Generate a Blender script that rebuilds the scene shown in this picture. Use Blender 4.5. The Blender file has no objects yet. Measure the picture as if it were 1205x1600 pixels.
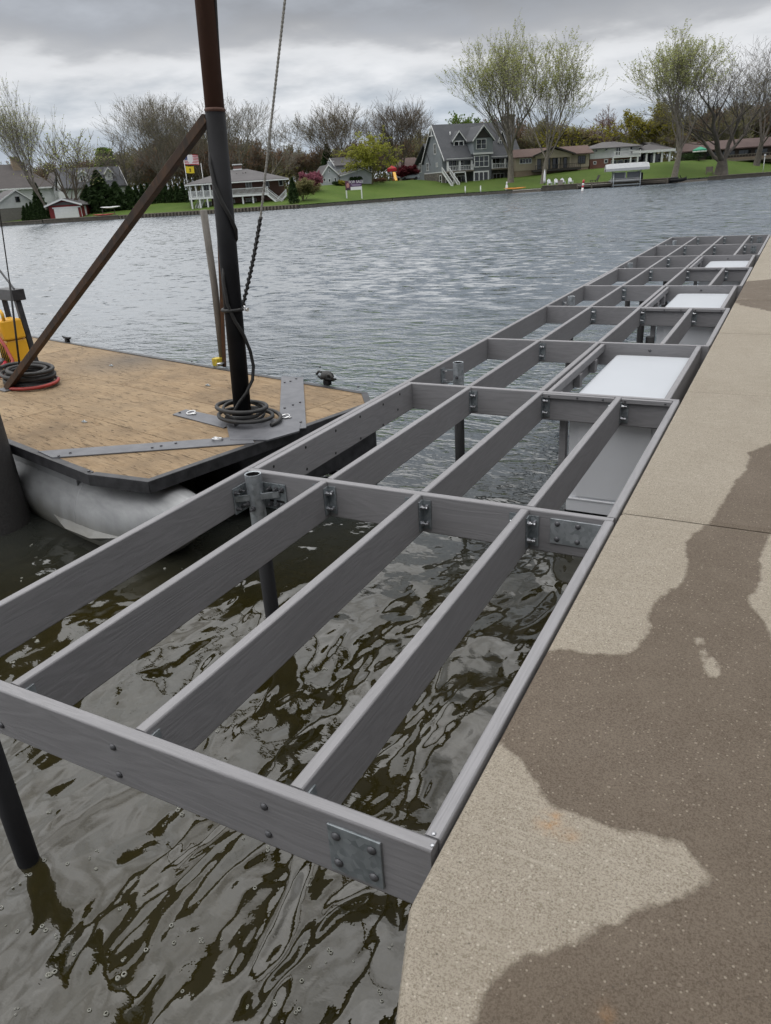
import bpy, math, random
from mathutils import Vector, Matrix
random.seed(7)
S = bpy.context.scene
COL = S.collection
PI = math.pi

# ------------------------------------------------------------------ camera
# solved from the vanishing lines of the dock frame: the lake surface is z = 0,
# y runs along the dock, the camera stands on the seawall
FPX, YAW, PIT, ROL = 1151.01, math.radians(-29.0589), math.radians(23.6178), math.radians(-3.7141)
CAMZ = 2.2302
ZD = 0.9702                      # top of the dock frame and of the concrete
c_, s_ = math.cos, math.sin
FW = Vector((s_(YAW)*c_(PIT), c_(YAW)*c_(PIT), -s_(PIT)))
_r = Vector((c_(YAW), -s_(YAW), 0)); _u = _r.cross(FW)
RT = _r*c_(ROL) + _u*s_(ROL); UP = _u*c_(ROL) - _r*s_(ROL)
cam = bpy.data.cameras.new('camera'); camo = bpy.data.objects.new('camera', cam); COL.objects.link(camo)
cam.sensor_fit = 'VERTICAL'; cam.sensor_height = 36.0; cam.sensor_width = 27.1
cam.lens = FPX/1600*36.0; cam.clip_start = 0.05; cam.clip_end = 5000
camo.matrix_world = Matrix(((RT.x, UP.x, -FW.x, 0), (RT.y, UP.y, -FW.y, 0), (RT.z, UP.z, -FW.z, CAMZ), (0, 0, 0, 1)))
S.camera = camo
CAM = Vector((0, 0, CAMZ))

def ray(px, py):
    return FW + RT*((px-602.5)/FPX) - UP*((py-800)/FPX)
def G(px, py, z=0.0):            # photo point -> point on the level z
    d = ray(px, py); return CAM + d*((z-CAMZ)/d.z)
def HD(px, py, dist):            # photo point -> point at a horizontal distance
    d = ray(px, py); return CAM + d*(dist/math.hypot(d.x, d.y))

# ------------------------------------------------------------------ sky and light (overcast)
SUN_EL, SUN_AZ = math.radians(50), math.radians(-92)
w = bpy.data.worlds.new('World'); S.world = w; w.use_nodes = True
nt = w.node_tree; N = nt.nodes; LK = nt.links
for n in list(N): N.remove(n)
def wn(t, **k):
    n = N.new(t)
    for a, b in k.items(): setattr(n, a, b)
    return n
def wm(op, a, b=None, cl=False):
    n = wn('ShaderNodeMath', operation=op, use_clamp=cl)
    for i, v in enumerate((a, b)):
        if v is None: continue
        if isinstance(v, (int, float)): n.inputs[i].default_value = v
        else: LK.new(v, n.inputs[i])
    return n.outputs[0]
sky = wn('ShaderNodeTexSky', sky_type='NISHITA', sun_disc=False, sun_elevation=SUN_EL, sun_rotation=SUN_AZ)
tc = wn('ShaderNodeTexCoord'); sep = wn('ShaderNodeSeparateXYZ'); LK.new(tc.outputs['Generated'], sep.inputs[0])
zc = wm('MAXIMUM', sep.outputs[2], 0.0)
den = wm('ADD', zc, 0.16)
cmb = wn('ShaderNodeCombineXYZ')
LK.new(wm('DIVIDE', sep.outputs[0], den), cmb.inputs[0]); LK.new(wm('DIVIDE', sep.outputs[1], den), cmb.inputs[1])
def wnoise(scale, detail, off, rough=0.55):
    m = wn('ShaderNodeMapping'); m.inputs['Location'].default_value = off
    LK.new(cmb.outputs[0], m.inputs[0])
    n = wn('ShaderNodeTexNoise'); n.inputs['Scale'].default_value = scale; n.inputs['Detail'].default_value = detail
    n.inputs['Roughness'].default_value = rough
    LK.new(m.outputs[0], n.inputs['Vector']); return n.outputs['Fac']
n1 = wnoise(0.55, 4, (3.1, 1.7, 0)); n2 = wnoise(1.5, 5, (8.2, 4.4, 2.0)); n3 = wnoise(4.0, 4, (1.2, 6.6, 5.0))
# layered deck of cloud: height of the layer edge wobbles with the cloud noise
e1 = wm('ADD', zc, wm('MULTIPLY', wm('SUBTRACT', n1, 0.5), 0.13))
e2 = wm('ADD', e1, wm('MULTIPLY', wm('SUBTRACT', n2, 0.5), 0.12))
e3 = wm('ADD', e2, wm('MULTIPLY', wm('SUBTRACT', n3, 0.5), 0.05))
rp = wn('ShaderNodeValToRGB'); LK.new(e3, rp.inputs[0]); cr = rp.color_ramp; cr.interpolation = 'B_SPLINE'
stops = [(0.0, (.58, .62, .67)), (0.04, (.47, .53, .61)), (0.07, (.47, .53, .60)), (0.105, (.68, .70, .73)), (0.135, (.76, .77, .79)),
         (0.155, (.40, .41, .43)), (0.19, (.295, .31, .34)), (0.30, (.34, .37, .41)), (0.5, (.52, .55, .585)), (0.75, (.95, .95, .96)), (1.0, (1.2, 1.2, 1.2))]
while len(cr.elements) < len(stops): cr.elements.new(0.5)
for el, (p, c) in zip(cr.elements, stops): el.position = p; el.color = (*c, 1)
# brightness grows towards the zenith as in any overcast sky, broken by cloud texture
def stretch(f, a, b, lo, hi):
    n = wn('ShaderNodeMapRange'); LK.new(f, n.inputs[0])
    for i, q in enumerate((a, b, lo, hi)): n.inputs[i+1].default_value = q
    return n.outputs[0]
hi_ = stretch(zc, 0.15, 0.45, 0.0, 1.0)                     # cloud bellies show more contrast overhead than near the horizon
t_lo = wm('ADD', 0.45, wm('ADD', wm('MULTIPLY', n2, 0.75), wm('MULTIPLY', n3, 0.35)))
t_hi = wm('ADD', stretch(n2, .36, .66, .40, 1.15), stretch(n3, .36, .66, -.22, .36))
mt_ = wn('ShaderNodeMix', data_type='FLOAT'); LK.new(hi_, mt_.inputs['Factor']); LK.new(t_lo, mt_.inputs['A']); LK.new(t_hi, mt_.inputs['B'])
tex = mt_.outputs['Result']
zen = wm('ADD', 1.0, wm('MULTIPLY', wm('POWER', zc, 1.2), 1.55))
vs = wn('ShaderNodeVectorMath', operation='SCALE'); LK.new(rp.outputs[0], vs.inputs[0]); LK.new(wm('MULTIPLY', tex, zen), vs.inputs['Scale'])
skb = wn('ShaderNodeVectorMath', operation='SCALE'); LK.new(sky.outputs[0], skb.inputs[0]); skb.inputs['Scale'].default_value = 0.6
mx = wn('ShaderNodeMix', data_type='RGBA'); mx.inputs['Factor'].default_value = 0.96
sc10 = wn('ShaderNodeVectorMath', operation='SCALE'); LK.new(vs.outputs[0], sc10.inputs[0]); sc10.inputs['Scale'].default_value = 10.0
LK.new(skb.outputs[0], mx.inputs['A']); LK.new(sc10.outputs[0], mx.inputs['B'])
bg = wn('ShaderNodeBackground'); bg.inputs['Strength'].default_value = 0.1; LK.new(mx.outputs['Result'], bg.inputs[0])
wo = wn('ShaderNodeOutputWorld'); LK.new(bg.outputs[0], wo.inputs[0])
sl = bpy.data.lights.new('sun', 'SUN'); sl.energy = 1.5; sl.angle = math.radians(110); sl.color = (1, .97, .93)
so = bpy.data.objects.new('sun', sl); COL.objects.link(so)
so.rotation_euler = Vector((s_(SUN_AZ)*c_(SUN_EL), c_(SUN_AZ)*c_(SUN_EL), s_(SUN_EL))).to_track_quat('Z', 'Y').to_euler(); so.location = (0, 0, 30)

S.view_settings.view_transform = 'Standard'; S.view_settings.look = 'None'
S.view_settings.exposure = 0.0; S.view_settings.gamma = 1.0; S.view_settings.use_curve_mapping = False
S.render.engine = 'CYCLES'; S.render.resolution_x = 771; S.render.resolution_y = 1024
S.cycles.max_bounces = 5; S.cycles.diffuse_bounces = 2; S.cycles.glossy_bounces = 3; S.cycles.transparent_max_bounces = 6

# ------------------------------------------------------------------ node helpers and materials
class NT:
    def __init__(s, name):
        s.m = bpy.data.materials.new(name); s.m.use_nodes = True; s.t = s.m.node_tree
        s.b = s.t.nodes['Principled BSDF']
    def n(s, ty, **k):
        x = s.t.nodes.new(ty)
        for a, b in k.items(): setattr(x, a, b)
        return x
    def l(s, a, b): s.t.links.new(a, b)
    def put(s, v, sock):
        if hasattr(v, 'is_linked') or hasattr(v, 'links'): s.l(v, sock)
        else: sock.default_value = v
    def math(s, op, a, b=0.0, cl=False):
        x = s.n('ShaderNodeMath', operation=op, use_clamp=cl); s.put(a, x.inputs[0]); s.put(b, x.inputs[1]); return x.outputs[0]
    def coord(s, kind='Object', scale=(1, 1, 1), rot=(0, 0, 0), rnd=False):
        c = s.n('ShaderNodeTexCoord'); m = s.n('ShaderNodeMapping'); m.inputs['Scale'].default_value = scale; m.inputs['Rotation'].default_value = rot
        s.l(c.outputs[kind], m.inputs[0])
        if rnd:
            oi = s.n('ShaderNodeObjectInfo'); vm = s.n('ShaderNodeVectorMath', operation='SCALE')
            cb = s.n('ShaderNodeCombineXYZ')
            for i in range(3): s.l(oi.outputs['Random'], cb.inputs[i])
            s.l(cb.outputs[0], vm.inputs[0]); vm.inputs['Scale'].default_value = 37.0
            s.l(vm.outputs[0], m.inputs['Location'])
        return m.outputs[0]
    def noise(s, vec, scale=5, detail=4, rough=.5, dist=0.0):
        x = s.n('ShaderNodeTexNoise'); s.l(vec, x.inputs['Vector']); x.inputs['Scale'].default_value = scale
        x.inputs['Detail'].default_value = detail; x.inputs['Roughness'].default_value = rough; x.inputs['Distortion'].default_value = dist
        return x.outputs['Fac']
    def vor(s, vec, scale=5, feature='F1', out='Distance', rnd=1.0):
        x = s.n('ShaderNodeTexVoronoi', feature=feature); s.l(vec, x.inputs['Vector']); x.inputs['Scale'].default_value = scale
        x.inputs['Randomness'].default_value = rnd; return x.outputs[out]
    def rng(s, v, a, b, c=0.0, d=1.0):
        x = s.n('ShaderNodeMapRange'); s.l(v, x.inputs[0])
        for i, q in enumerate((a, b, c, d)): x.inputs[i+1].default_value = q
        return x.outputs[0]
    def mix(s, f, a, b):
        x = s.n('ShaderNodeMix', data_type='RGBA'); s.put(f, x.inputs['Factor'])
        for q, k in ((a, 'A'), (b, 'B')):
            if isinstance(q, tuple): x.inputs[k].default_value = (*q[:3], 1)
            else: s.l(q, x.inputs[k])
        return x.outputs['Result']
    def bump(s, h, dist=.01, strength=1.0, prev=None):
        x = s.n('ShaderNodeBump'); s.l(h, x.inputs['Height']); x.inputs['Distance'].default_value = dist; x.inputs['Strength'].default_value = strength
        if prev is not None: s.l(prev, x.inputs['Normal'])
        return x.outputs[0]
    def fin(s, col=None, rough=.6, metal=0.0, nrm=None, spec=None):
        if col is not None: s.put((*col[:3], 1) if isinstance(col, tuple) else col, s.b.inputs['Base Color'])
        s.put(rough, s.b.inputs['Roughness']); s.put(metal, s.b.inputs['Metallic'])
        if nrm is not None: s.l(nrm, s.b.inputs['Normal'])
        if spec is not None: s.b.inputs['Specular IOR Level'].default_value = spec
        return s.m

def simple(name, c1, c2=None, scale=6, rough=.6, metal=0.0, bump=0.0, stretch=(1, 1, 1), detail=4, rnd=False, spec=None):
    t = NT(name); v = t.coord('Object', stretch, rnd=rnd); f = t.noise(v, scale, detail, .6)
    c2 = c2 or tuple(x*.8 for x in c1)
    f2 = t.rng(f, .3, .7)
    return t.fin(t.mix(f2, c1, c2), rough, metal, t.bump(f, bump) if bump else None, spec)

M = {}
# composite dock timber: embossed flat-sawn grain along the local x axis
t = NT('composite'); v = t.coord('Object', (1, 1, 1), rnd=True)
g1 = t.noise(t.coord('Object', (1.1, 9, 9), rnd=True), 1.0, 3, .5, .6)
wv = t.math('SINE', t.math('MULTIPLY', g1, 70.0))
fine = t.noise(t.coord('Object', (14, 260, 260), rnd=True), 1.0, 3, .6)
fib = t.rng(fine, .35, .7)
blot = t.noise(v, 2.2, 4, .6)
col = t.mix(t.rng(wv, -1, 1), (.222, .218, .226), (.252, .247, .256))
col = t.mix(t.math('MULTIPLY', fib, .30), col, (.31, .305, .318))
col = t.mix(t.math('MULTIPLY', t.rng(blot, .45, .75), .28), col, (.165, .16, .165))
oi = t.n('ShaderNodeObjectInfo')
col = t.mix(t.math('MULTIPLY', oi.outputs['Random'], .30), col, (.165, .16, .165))
M['comp'] = t.fin(col, .58, 0, t.bump(t.math('ADD', t.math('MULTIPLY', wv, .25), fine), .0007), .4)

def galv(name, a, b, rough=.42, metal=.75):
    t = NT(name); v = t.coord('Object', rnd=True)
    f = t.vor(v, 55, out='Color'); sp = t.n('ShaderNodeSeparateColor'); t.l(f, sp.inputs[0])
    n = t.noise(v, 18, 4, .6)
    c = t.mix(t.rng(t.math('ADD', t.math('MULTIPLY', sp.outputs[0], .5), n), .5, 1.1), a, b)
    return t.fin(c, t.rng(n, .3, .7, rough-.08, rough+.15), metal)
M['galv'] = galv('galvanized', (.34, .37, .39), (.54, .57, .60))
M['galvd'] = galv('dark_galvanized', (.20, .225, .24), (.36, .39, .41), .5, .55)
M['black'] = simple('black_plastic', (.007, .007, .008), (.011, .011, .012), 8, .5, spec=.2)
M['rubber'] = simple('black_rubber', (.016, .016, .017), (.03, .029, .028), 30, .6, bump=.001)
M['hole'] = simple('bolt_hole_dark', (.006, .006, .006), (.008, .008, .008), 5, .9)  # also paints the shade inside the post pipes
M['pile'] = simple('dark_coated_pile', (.030, .028, .028), (.045, .042, .041), 60, .8, bump=.004)
M['panel'] = simple('grey_panel', (.74, .75, .78), (.68, .69, .72), 2.0, .42)
M['lid'] = simple('white_lid', (.48, .50, .53), (.45, .47, .50), 1.5, .35)
M['paintblk'] = simple('black_painted_steel', (.020, .020, .022), (.055, .055, .06), 14, .45, .2, bump=.002)
M['steel'] = simple('grey_deck_plate', (.115, .118, .13), (.17, .172, .185), 9, .5, .35, bump=.0012)
M['bolt'] = simple('zinc_bolt', (.36, .37, .39), (.5, .5, .52), 40, .35, .85)
M['boltd'] = simple('weathered_bolt', (.09, .092, .098), (.15, .15, .16), 40, .5, .6)
M['chrome'] = simple('bright_zinc_ring', (.7, .7, .7), (.6, .6, .6), 20, .25, .9)
def rusty(name, a, b, c, sc=7):
    t = NT(name); v = t.coord('Object', (1, 1, .35)); n = t.noise(v, sc, 6, .65); n2 = t.noise(v, sc*4, 4, .6)
    col = t.mix(t.rng(n, .38, .62), a, b); col = t.mix(t.rng(n2, .55, .75), col, c)
    return t.fin(col, .68, .15, t.bump(n2, .002))
M['rustpipe'] = rusty('brown_primer_pipe', (.098, .047, .032), (.075, .038, .028), (.12, .06, .04), 4)
M['rust'] = rusty('rusty_tube', (.035, .024, .018), (.075, .04, .022), (.11, .055, .025), 8)
M['rust2'] = rusty('orange_rust_pole', (.10, .045, .02), (.06, .03, .016), (.14, .07, .03), 9)
M['mast'] = simple('black_mast_paint', (.010, .010, .011), (.017, .017, .019), 5, .55, 0, spec=.12)
M['greywood'] = simple('weathered_grey_pole', (.20, .185, .165), (.11, .10, .088), 4, .8, bump=.004, stretch=(6, 6, .7))
M['yellow'] = simple('yellow_paint', (.74, .40, .02), (.66, .33, .015), 5, .42)
M['yellow2'] = simple('worn_yellow_bracket', (.66, .50, .03), (.30, .22, .03), 30, .55)
M['red'] = simple('red_hose', (.36, .04, .03), (.26, .03, .025), 10, .5)
M['redlite'] = simple('red_fitting', (.5, .03, .05), (.4, .02, .04), 10, .4)
M['white'] = simple('white_paint', (.78, .78, .77), (.70, .70, .69), 3, .5)
M['cream'] = simple('brass_fitting', (.62, .55, .40), (.45, .38, .25), 20, .4, .4)
M['rope'] = simple('grey_rope', (.36, .35, .32), (.20, .19, .17), 60, .9, bump=.003)
# aluminium pontoon with water stains low down
t = NT('aluminium'); v = t.coord('Object', (2.0, 9, 1)); n = t.noise(v, 3, 5, .6); v2 = t.coord('Object'); n2 = t.noise(v2, 5, 5, .65)
sx = t.n('ShaderNodeSeparateXYZ'); t.l(t.coord('Object'), sx.inputs[0])
col = t.mix(t.rng(n, .3, .7), (.37, .375, .38), (.27, .275, .28))
st = t.math('MULTIPLY', t.rng(t.math('ADD', sx.outputs[2], t.math('MULTIPLY', n2, .22)), .10, .36, 1, 0), .85)
col = t.mix(st, col, (.17, .155, .11))
M['alu'] = t.fin(col, t.rng(n2, .3, .7, .46, .60), .35)
# plywood
t = NT('plywood'); v = t.coord('Object', rnd=True)
ga = t.noise(t.coord('Object', (2.0, 15, 15), rnd=True), 1.0, 6, .68, .8); gb = t.noise(t.coord('Object', (7, 120, 120), rnd=True), 1.0, 4, .6)
bl = t.noise(v, 2.2, 6, .68)
col = t.mix(t.rng(ga, .32, .68), (.225, .150, .082), (.33, .24, .145))
col = t.mix(t.math('MULTIPLY', t.rng(gb, .55, .72), .7), col, (.10, .064, .035))
col = t.mix(t.math('MULTIPLY', t.rng(bl, .42, .68), .75), col, (.13, .092, .058))
oip = t.n('ShaderNodeObjectInfo'); col = t.mix(t.math('MULTIPLY', oip.outputs['Random'], .35), col, (.36, .275, .175))
ck = t.noise(t.coord('Object', (3.0, 34, 34), rnd=True), 2.3, 3, .5, .9)
ckm = t.rng(ck, .62, .68)
col = t.mix(t.math('MULTIPLY', ckm, .8), col, (.08, .055, .035))
geo = t.n('ShaderNodeNewGeometry')
sm = t.n('ShaderNodeVectorMath', operation='DISTANCE'); wob = t.n('ShaderNodeVectorMath', operation='ADD')
t.l(geo.outputs['Position'], sm.inputs[0]); sm.inputs[1].default_value = G(205, 563, .6)
smf = t.math('MULTIPLY', t.rng(t.math('ADD', sm.outputs['Value'], t.math('MULTIPLY', bl, .8)), .45, 1.25, 1, 0), .7)
col = t.mix(smf, col, (.085, .08, .075))
M['ply'] = t.fin(col, .78, 0, t.bump(t.math('ADD', ga, t.math('MULTIPLY', ckm, -1.2)), .004), .25)

# ------------------------------------------------------------------ mesh builder
class MB:
    def __init__(s): s.v = []; s.f = []; s.sm = []
    def add(s, vs, fs, smooth=False):
        o = len(s.v); s.v += [tuple(p) for p in vs]; s.f += [tuple(i+o for i in q) for q in fs]; s.sm += [smooth]*len(fs); return s
    def box(s, x0, y0, z0, x1, y1, z1):
        x0, x1 = sorted((x0, x1)); y0, y1 = sorted((y0, y1)); z0, z1 = sorted((z0, z1))
        return s.add([(x0, y0, z0), (x1, y0, z0), (x1, y1, z0), (x0, y1, z0), (x0, y0, z1), (x1, y0, z1), (x1, y1, z1), (x0, y1, z1)],
                     [(0, 3, 2, 1), (4, 5, 6, 7), (0, 1, 5, 4), (1, 2, 6, 5), (2, 3, 7, 6), (3, 0, 4, 7)])
    def loft(s, rings, cap=True, smooth=False, close=True):
        n = len(rings[0]); vs = [p for r in rings for p in r]; fs = []
        for i in range(len(rings)-1):
            for j in range(n if close else n-1):
                a = i*n+j; b = i*n+(j+1) % n; fs.append((a, b, b+n, a+n))
        o = len(s.v); s.add(vs, fs, smooth)
        if cap: s.add([], []); s.f += [tuple(o+j for j in reversed(range(n))), tuple(o+(len(rings)-1)*n+j for j in range(n))]; s.sm += [False, False]
        return s
    def poly(s, pts, z0, z1):                                     # vertical prism over a ground outline (counter-clockwise)
        return s.loft([[(x, y, z0) for x, y in pts], [(x, y, z1) for x, y in pts]])
    def ext(s, pts, axis, a, b):                                  # outline in the plane across an axis, extruded along it
        mk = {'x': lambda p, q: (q, p[0], p[1]), 'y': lambda p, q: (p[0], q, p[1])}[axis]
        return s.loft([[mk(p, a) for p in pts], [mk(p, b) for p in pts]])
    def tube(s, path, r, n=8, cap=True, smooth=True):
        path = [Vector(p) for p in path]; rings = []; L = len(path)
        t0 = (path[1]-path[0]).normalized()
        u = t0.orthogonal().normalized()
        for i, p in enumerate(path):
            tg = (path[min(i+1, L-1)]-path[max(i-1, 0)])
            if tg.length < 1e-9: tg = t0
            tg.normalize(); u = (u-tg*u.dot(tg))
            if u.length < 1e-6: u = tg.orthogonal()
            u.normalize(); w_ = tg.cross(u); rr = r[i] if isinstance(r, (list, tuple)) else r
            rings.append([p+(u*math.cos(2*PI*k/n)+w_*math.sin(2*PI*k/n))*rr for k in range(n)])
        return s.loft(rings, cap, smooth)
    def cyl(s, a, b, r, r2=None, n=16, smooth=True): return s.tube([a, b], [r, r if r2 is None else r2], n, True, smooth)
    def bar(s, a, b, wd, ht, up=(0, 0, 1)):                       # rectangular bar between two points
        a = Vector(a); b = Vector(b); d = (b-a).normalized(); sd = d.cross(Vector(up))
        if sd.length < 1e-5: sd = d.orthogonal()
        sd.normalize(); u = sd.cross(d)
        return s.loft([[p+sd*(i*wd/2)+u*(j*ht/2) for i, j in ((-1, -1), (1, -1), (1, 1), (-1, 1))] for p in (a, b)])
    def mesh(s, name, mat):
        me = bpy.data.meshes.new(name); me.from_pydata(s.v, [], s.f)
        me.polygons.foreach_set('use_smooth', s.sm); me.materials.append(M[mat] if isinstance(mat, str) else mat); me.update(); return me
    def build(s, name, mat, parent=None, loc=None, rot=None, bevel=0):
        return link(name, s.mesh(name, mat), parent, loc, rot, bevel)

def link(name, me, parent=None, loc=None, rot=None, bevel=0):
    o = bpy.data.objects.new(name, me); COL.objects.link(o)
    if parent is not None: o.parent = parent
    if loc is not None: o.location = loc
    if rot is not None: o.rotation_euler = rot
    if bevel:
        b = o.modifiers.new('bevel', 'BEVEL'); b.width = bevel; b.segments = 2; b.limit_method = 'ANGLE'
    return o
def tag(o, label, cat, group=None):
    o['label'] = label; o['category'] = cat
    if group: o['group'] = group
    return o
def thing(name, label, cat, loc=(0, 0, 0), rz=0.0, group=None):
    o = bpy.data.objects.new(name, None); COL.objects.link(o); o.location = loc; o.rotation_euler = (0, 0, rz); o.empty_display_size = .2
    return tag(o, label, cat, group)
def struct(o, kind='structure'): o['kind'] = kind; return o
def copy_tree(o, parent=None):
    c = o.copy(); COL.objects.link(c); c.parent = parent
    for ch in list(o.children): copy_tree(ch, c)
    return c
def ringpts(cx, cy, r, n, z, sq=1.0): return [(cx+r*math.cos(2*PI*k/n), cy+sq*r*math.sin(2*PI*k/n), z) for k in range(n)]

# ------------------------------------------------------------------ the lake
t = NT('lake_water')
geo = t.n('ShaderNodeNewGeometry'); sp = t.n('ShaderNodeSeparateXYZ'); t.l(geo.outputs['Position'], sp.inputs[0])
def wc(scale, rot=0.0):
    m = t.n('ShaderNodeMapping'); m.inputs['Scale'].default_value = scale; m.inputs['Rotation'].default_value = (0, 0, rot)
    t.l(geo.outputs['Position'], m.inputs[0]); return m.outputs[0]
# open water is rougher than the water sheltered between barge, dock and wall
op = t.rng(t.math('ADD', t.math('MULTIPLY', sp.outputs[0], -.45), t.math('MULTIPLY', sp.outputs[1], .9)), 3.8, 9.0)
far = t.rng(sp.outputs[1], 8.0, 60.0)
a1 = t.noise(wc((1.75, 1.0, 1), .30), 1.75, 1.6, .42, .55)          # sheltered swell: long smooth blobs
a2 = t.noise(wc((1.5, 1.0, 1), .1), 6.0, 1.0, .4, .4)
rip = t.noise(wc((1, 1.4, 1), .2), 30, 2, .6)
a3 = t.noise(wc((1.2, 1.0, 1), .3), .75, 1.0, .4, .3)
near = t.math('ADD', t.math('ADD', t.math('MULTIPLY', a1, .078), t.math('MULTIPLY', a2, .0085)), t.math('MULTIPLY', a3, .11))
near = t.math('ADD', near, t.math('MULTIPLY', rip, .0004))
b1 = t.noise(wc((.7, 1.35, 1), -.28), 2.7, 3, .62, .6)
b2 = t.noise(wc((.65, 1.2, 1), .25), 9.0, 2, .6, .4)
opn = t.math('ADD', t.math('MULTIPLY', b1, .085), t.math('MULTIPLY', b2, .020))
hm = t.n('ShaderNodeMix', data_type='FLOAT'); t.l(op, hm.inputs['Factor']); t.l(near, hm.inputs['A']); t.l(opn, hm.inputs['B'])
nb = t.bump(hm.outputs['Result'], 1.0, 1.0)
# farther out the wavelets are smaller than a pixel: their slopes are taken from the noise directly
def slope(scale, rot, det):
    x = t.n('ShaderNodeTexNoise'); t.l(wc(scale, rot), x.inputs['Vector']); x.inputs['Scale'].default_value = 1.0; x.inputs['Detail'].default_value = det; x.inputs['Roughness'].default_value = .6
    return x.outputs['Color']
def vmath(op, a, b):
    x = t.n('ShaderNodeVectorMath', operation=op); t.put(a, x.inputs[0]); t.put(b, x.inputs[1]); return x.outputs[0]
sl1 = vmath('SUBTRACT', slope((2.0, 4.0, 1), -.25, 3.0), (.5, .5, .5)); sl2 = vmath('SUBTRACT', slope((.22, .6, 1), .1, 2.0), (.5, .5, .5))
sl = vmath('ADD', vmath('MULTIPLY', sl1, (.55, 1.3, 0)), vmath('MULTIPLY', sl2, (.10, .22, 0)))
nf = vmath('NORMALIZE', vmath('ADD', sl, (.075, -.155, 1)), (0, 0, 0))
fk = t.rng(t.math('ADD', t.math('MULTIPLY', sp.outputs[0], -.35), sp.outputs[1]), 9.0, 20.0)
nmix = t.n('ShaderNodeMix', data_type='VECTOR'); t.l(fk, nmix.inputs['Factor']); t.l(nb, nmix.inputs['A']); t.l(nf, nmix.inputs['B'])
nr = vmath('NORMALIZE', nmix.outputs['Result'], (0, 0, 0))
mur = t.noise(wc((1, 1, 1)), 1.3, 3, .6)
mot = t.noise(wc((1, 1, 1)), 14, 3, .7)
col = t.mix(t.rng(mur, .35, .65), (.0135, .0115, .0032), (.020, .0165, .005))
col = t.mix(t.math('MULTIPLY', t.rng(mot, .5, .75), .4), col, (.030, .023, .007))
col = t.mix(op, col, (.050, .068, .086))  # blue-grey tint stands in for skylight reflected by the open water
M['water'] = t.fin(col, .02, 0, nr)
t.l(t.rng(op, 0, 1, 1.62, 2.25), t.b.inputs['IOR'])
mb = MB(); mb.add([(-1500, -400, 0), (1500, -400, 0), (1500, 2000, 0), (-1500, 2000, 0)], [(0, 1, 2, 3)])
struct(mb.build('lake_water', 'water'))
t = NT('lake_bed_mud'); v = t.coord('Object'); n = t.noise(v, 3, 4, .6)
M['mud'] = t.fin(t.mix(n, (.05, .042, .02), (.09, .075, .035)), .95)
mb = MB(); mb.add([(-1500, -400, -1.6), (1500, -400, -1.6), (1500, 2000, -1.6), (-1500, 2000, -1.6)], [(0, 1, 2, 3)])
struct(mb.build('lake_bed', 'mud'))

# bits of floating foam: bubbles drifting between the joists
M['foam'] = simple('pale_foam', (.30, .30, .27), (.16, .16, .13), 60, .5)
rf = random.Random(5); mb = MB()
def bubble(x, y, r):
    n = 8
    rings = [[(x+r*q*math.cos(2*PI*k/n), y+r*q*math.sin(2*PI*k/n), .002+h*r) for k in range(n)] for q, h in ((1, 0), (.86, .35), (.62, .5), (.5, .25))]
    mb.loft(rings, False, True)
for i in range(150):
    px, py = rf.uniform(0, 640), rf.uniform(780, 1600)
    p = G(px, py)
    if p.x > -.55 or p.y > 3.2: continue
    r = rf.choice((.004, .005, .006, .008, .010))
    for k in range(rf.choice((1, 1, 1, 2, 3))): bubble(p.x+k*r*1.7*rf.uniform(-1, 1), p.y+k*r*1.7*rf.uniform(-1, 1), r*rf.uniform(.7, 1))
o = mb.build('floating_bubbles', 'foam'); struct(o, 'stuff'); tag(o, 'small foam bubbles floating on the dark water around the dock posts', 'foam')

# ------------------------------------------------------------------ concrete seawall pavement
Uu = 1.26
EX = -0.487                                                # water-side edge of the concrete
WET = [(820, 1010), (855, 1015), (880, 1013), (905, 1018), (945, 1022), (985, 1020), (1000, 1003), (1015, 985), (1016, 962), (1022, 940), (1045, 922), (1065, 910), (1076, 880), (1070, 845),
       (1090, 830), (1110, 815), (1128, 790), (1140, 770), (1150, 750), (1165, 735), (1170, 715), (1168, 708), (1205, 693), (1260, 668), (1420, 640), (1700, 900), (1700, 1900), (700, 1750),
       (735, 1600), (752, 1570), (765, 1545), (790, 1512), (812, 1494), (832, 1488), (870, 1478), (885, 1476), (904, 1464), (930, 1440), (960, 1438), (985, 1425), (1002, 1418), (1040, 1412), (1062, 1400), (1085, 1390), (1110, 1372),
       (1098, 1352), (1080, 1335), (1066, 1320), (1050, 1313), (1030, 1307), (1010, 1300), (1000, 1304), (985, 1303), (962, 1300), (945, 1293), (928, 1283), (910, 1280), (885, 1271), (870, 1265), (856, 1252), (845, 1240),
       (832, 1216), (822, 1198), (815, 1182), (800, 1170), (778, 1156), (740, 1150)]
DRY = [[(1235, 815), (1205, 832), (1192, 870), (1188, 915), (1172, 938), (1182, 958), (1200, 978), (1205, 1000), (1240, 1010), (1300, 900)],
       [(1085, 993), (1096, 998), (1104, 1020), (1118, 1035), (1132, 1055), (1112, 1057), (1104, 1040), (1096, 1016)]]
FAINT = [[(1128, 452), (1162, 440), (1205, 436), (1260, 440), (1260, 500), (1205, 487), (1160, 478), (1132, 466)]]
def gp(poly): return [tuple(G(x, y, ZD)[:2]) for x, y in poly]
wetp = gp(WET); dryp = [gp(p) for p in DRY]; fap = [gp(p) for p in FAINT]
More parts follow.
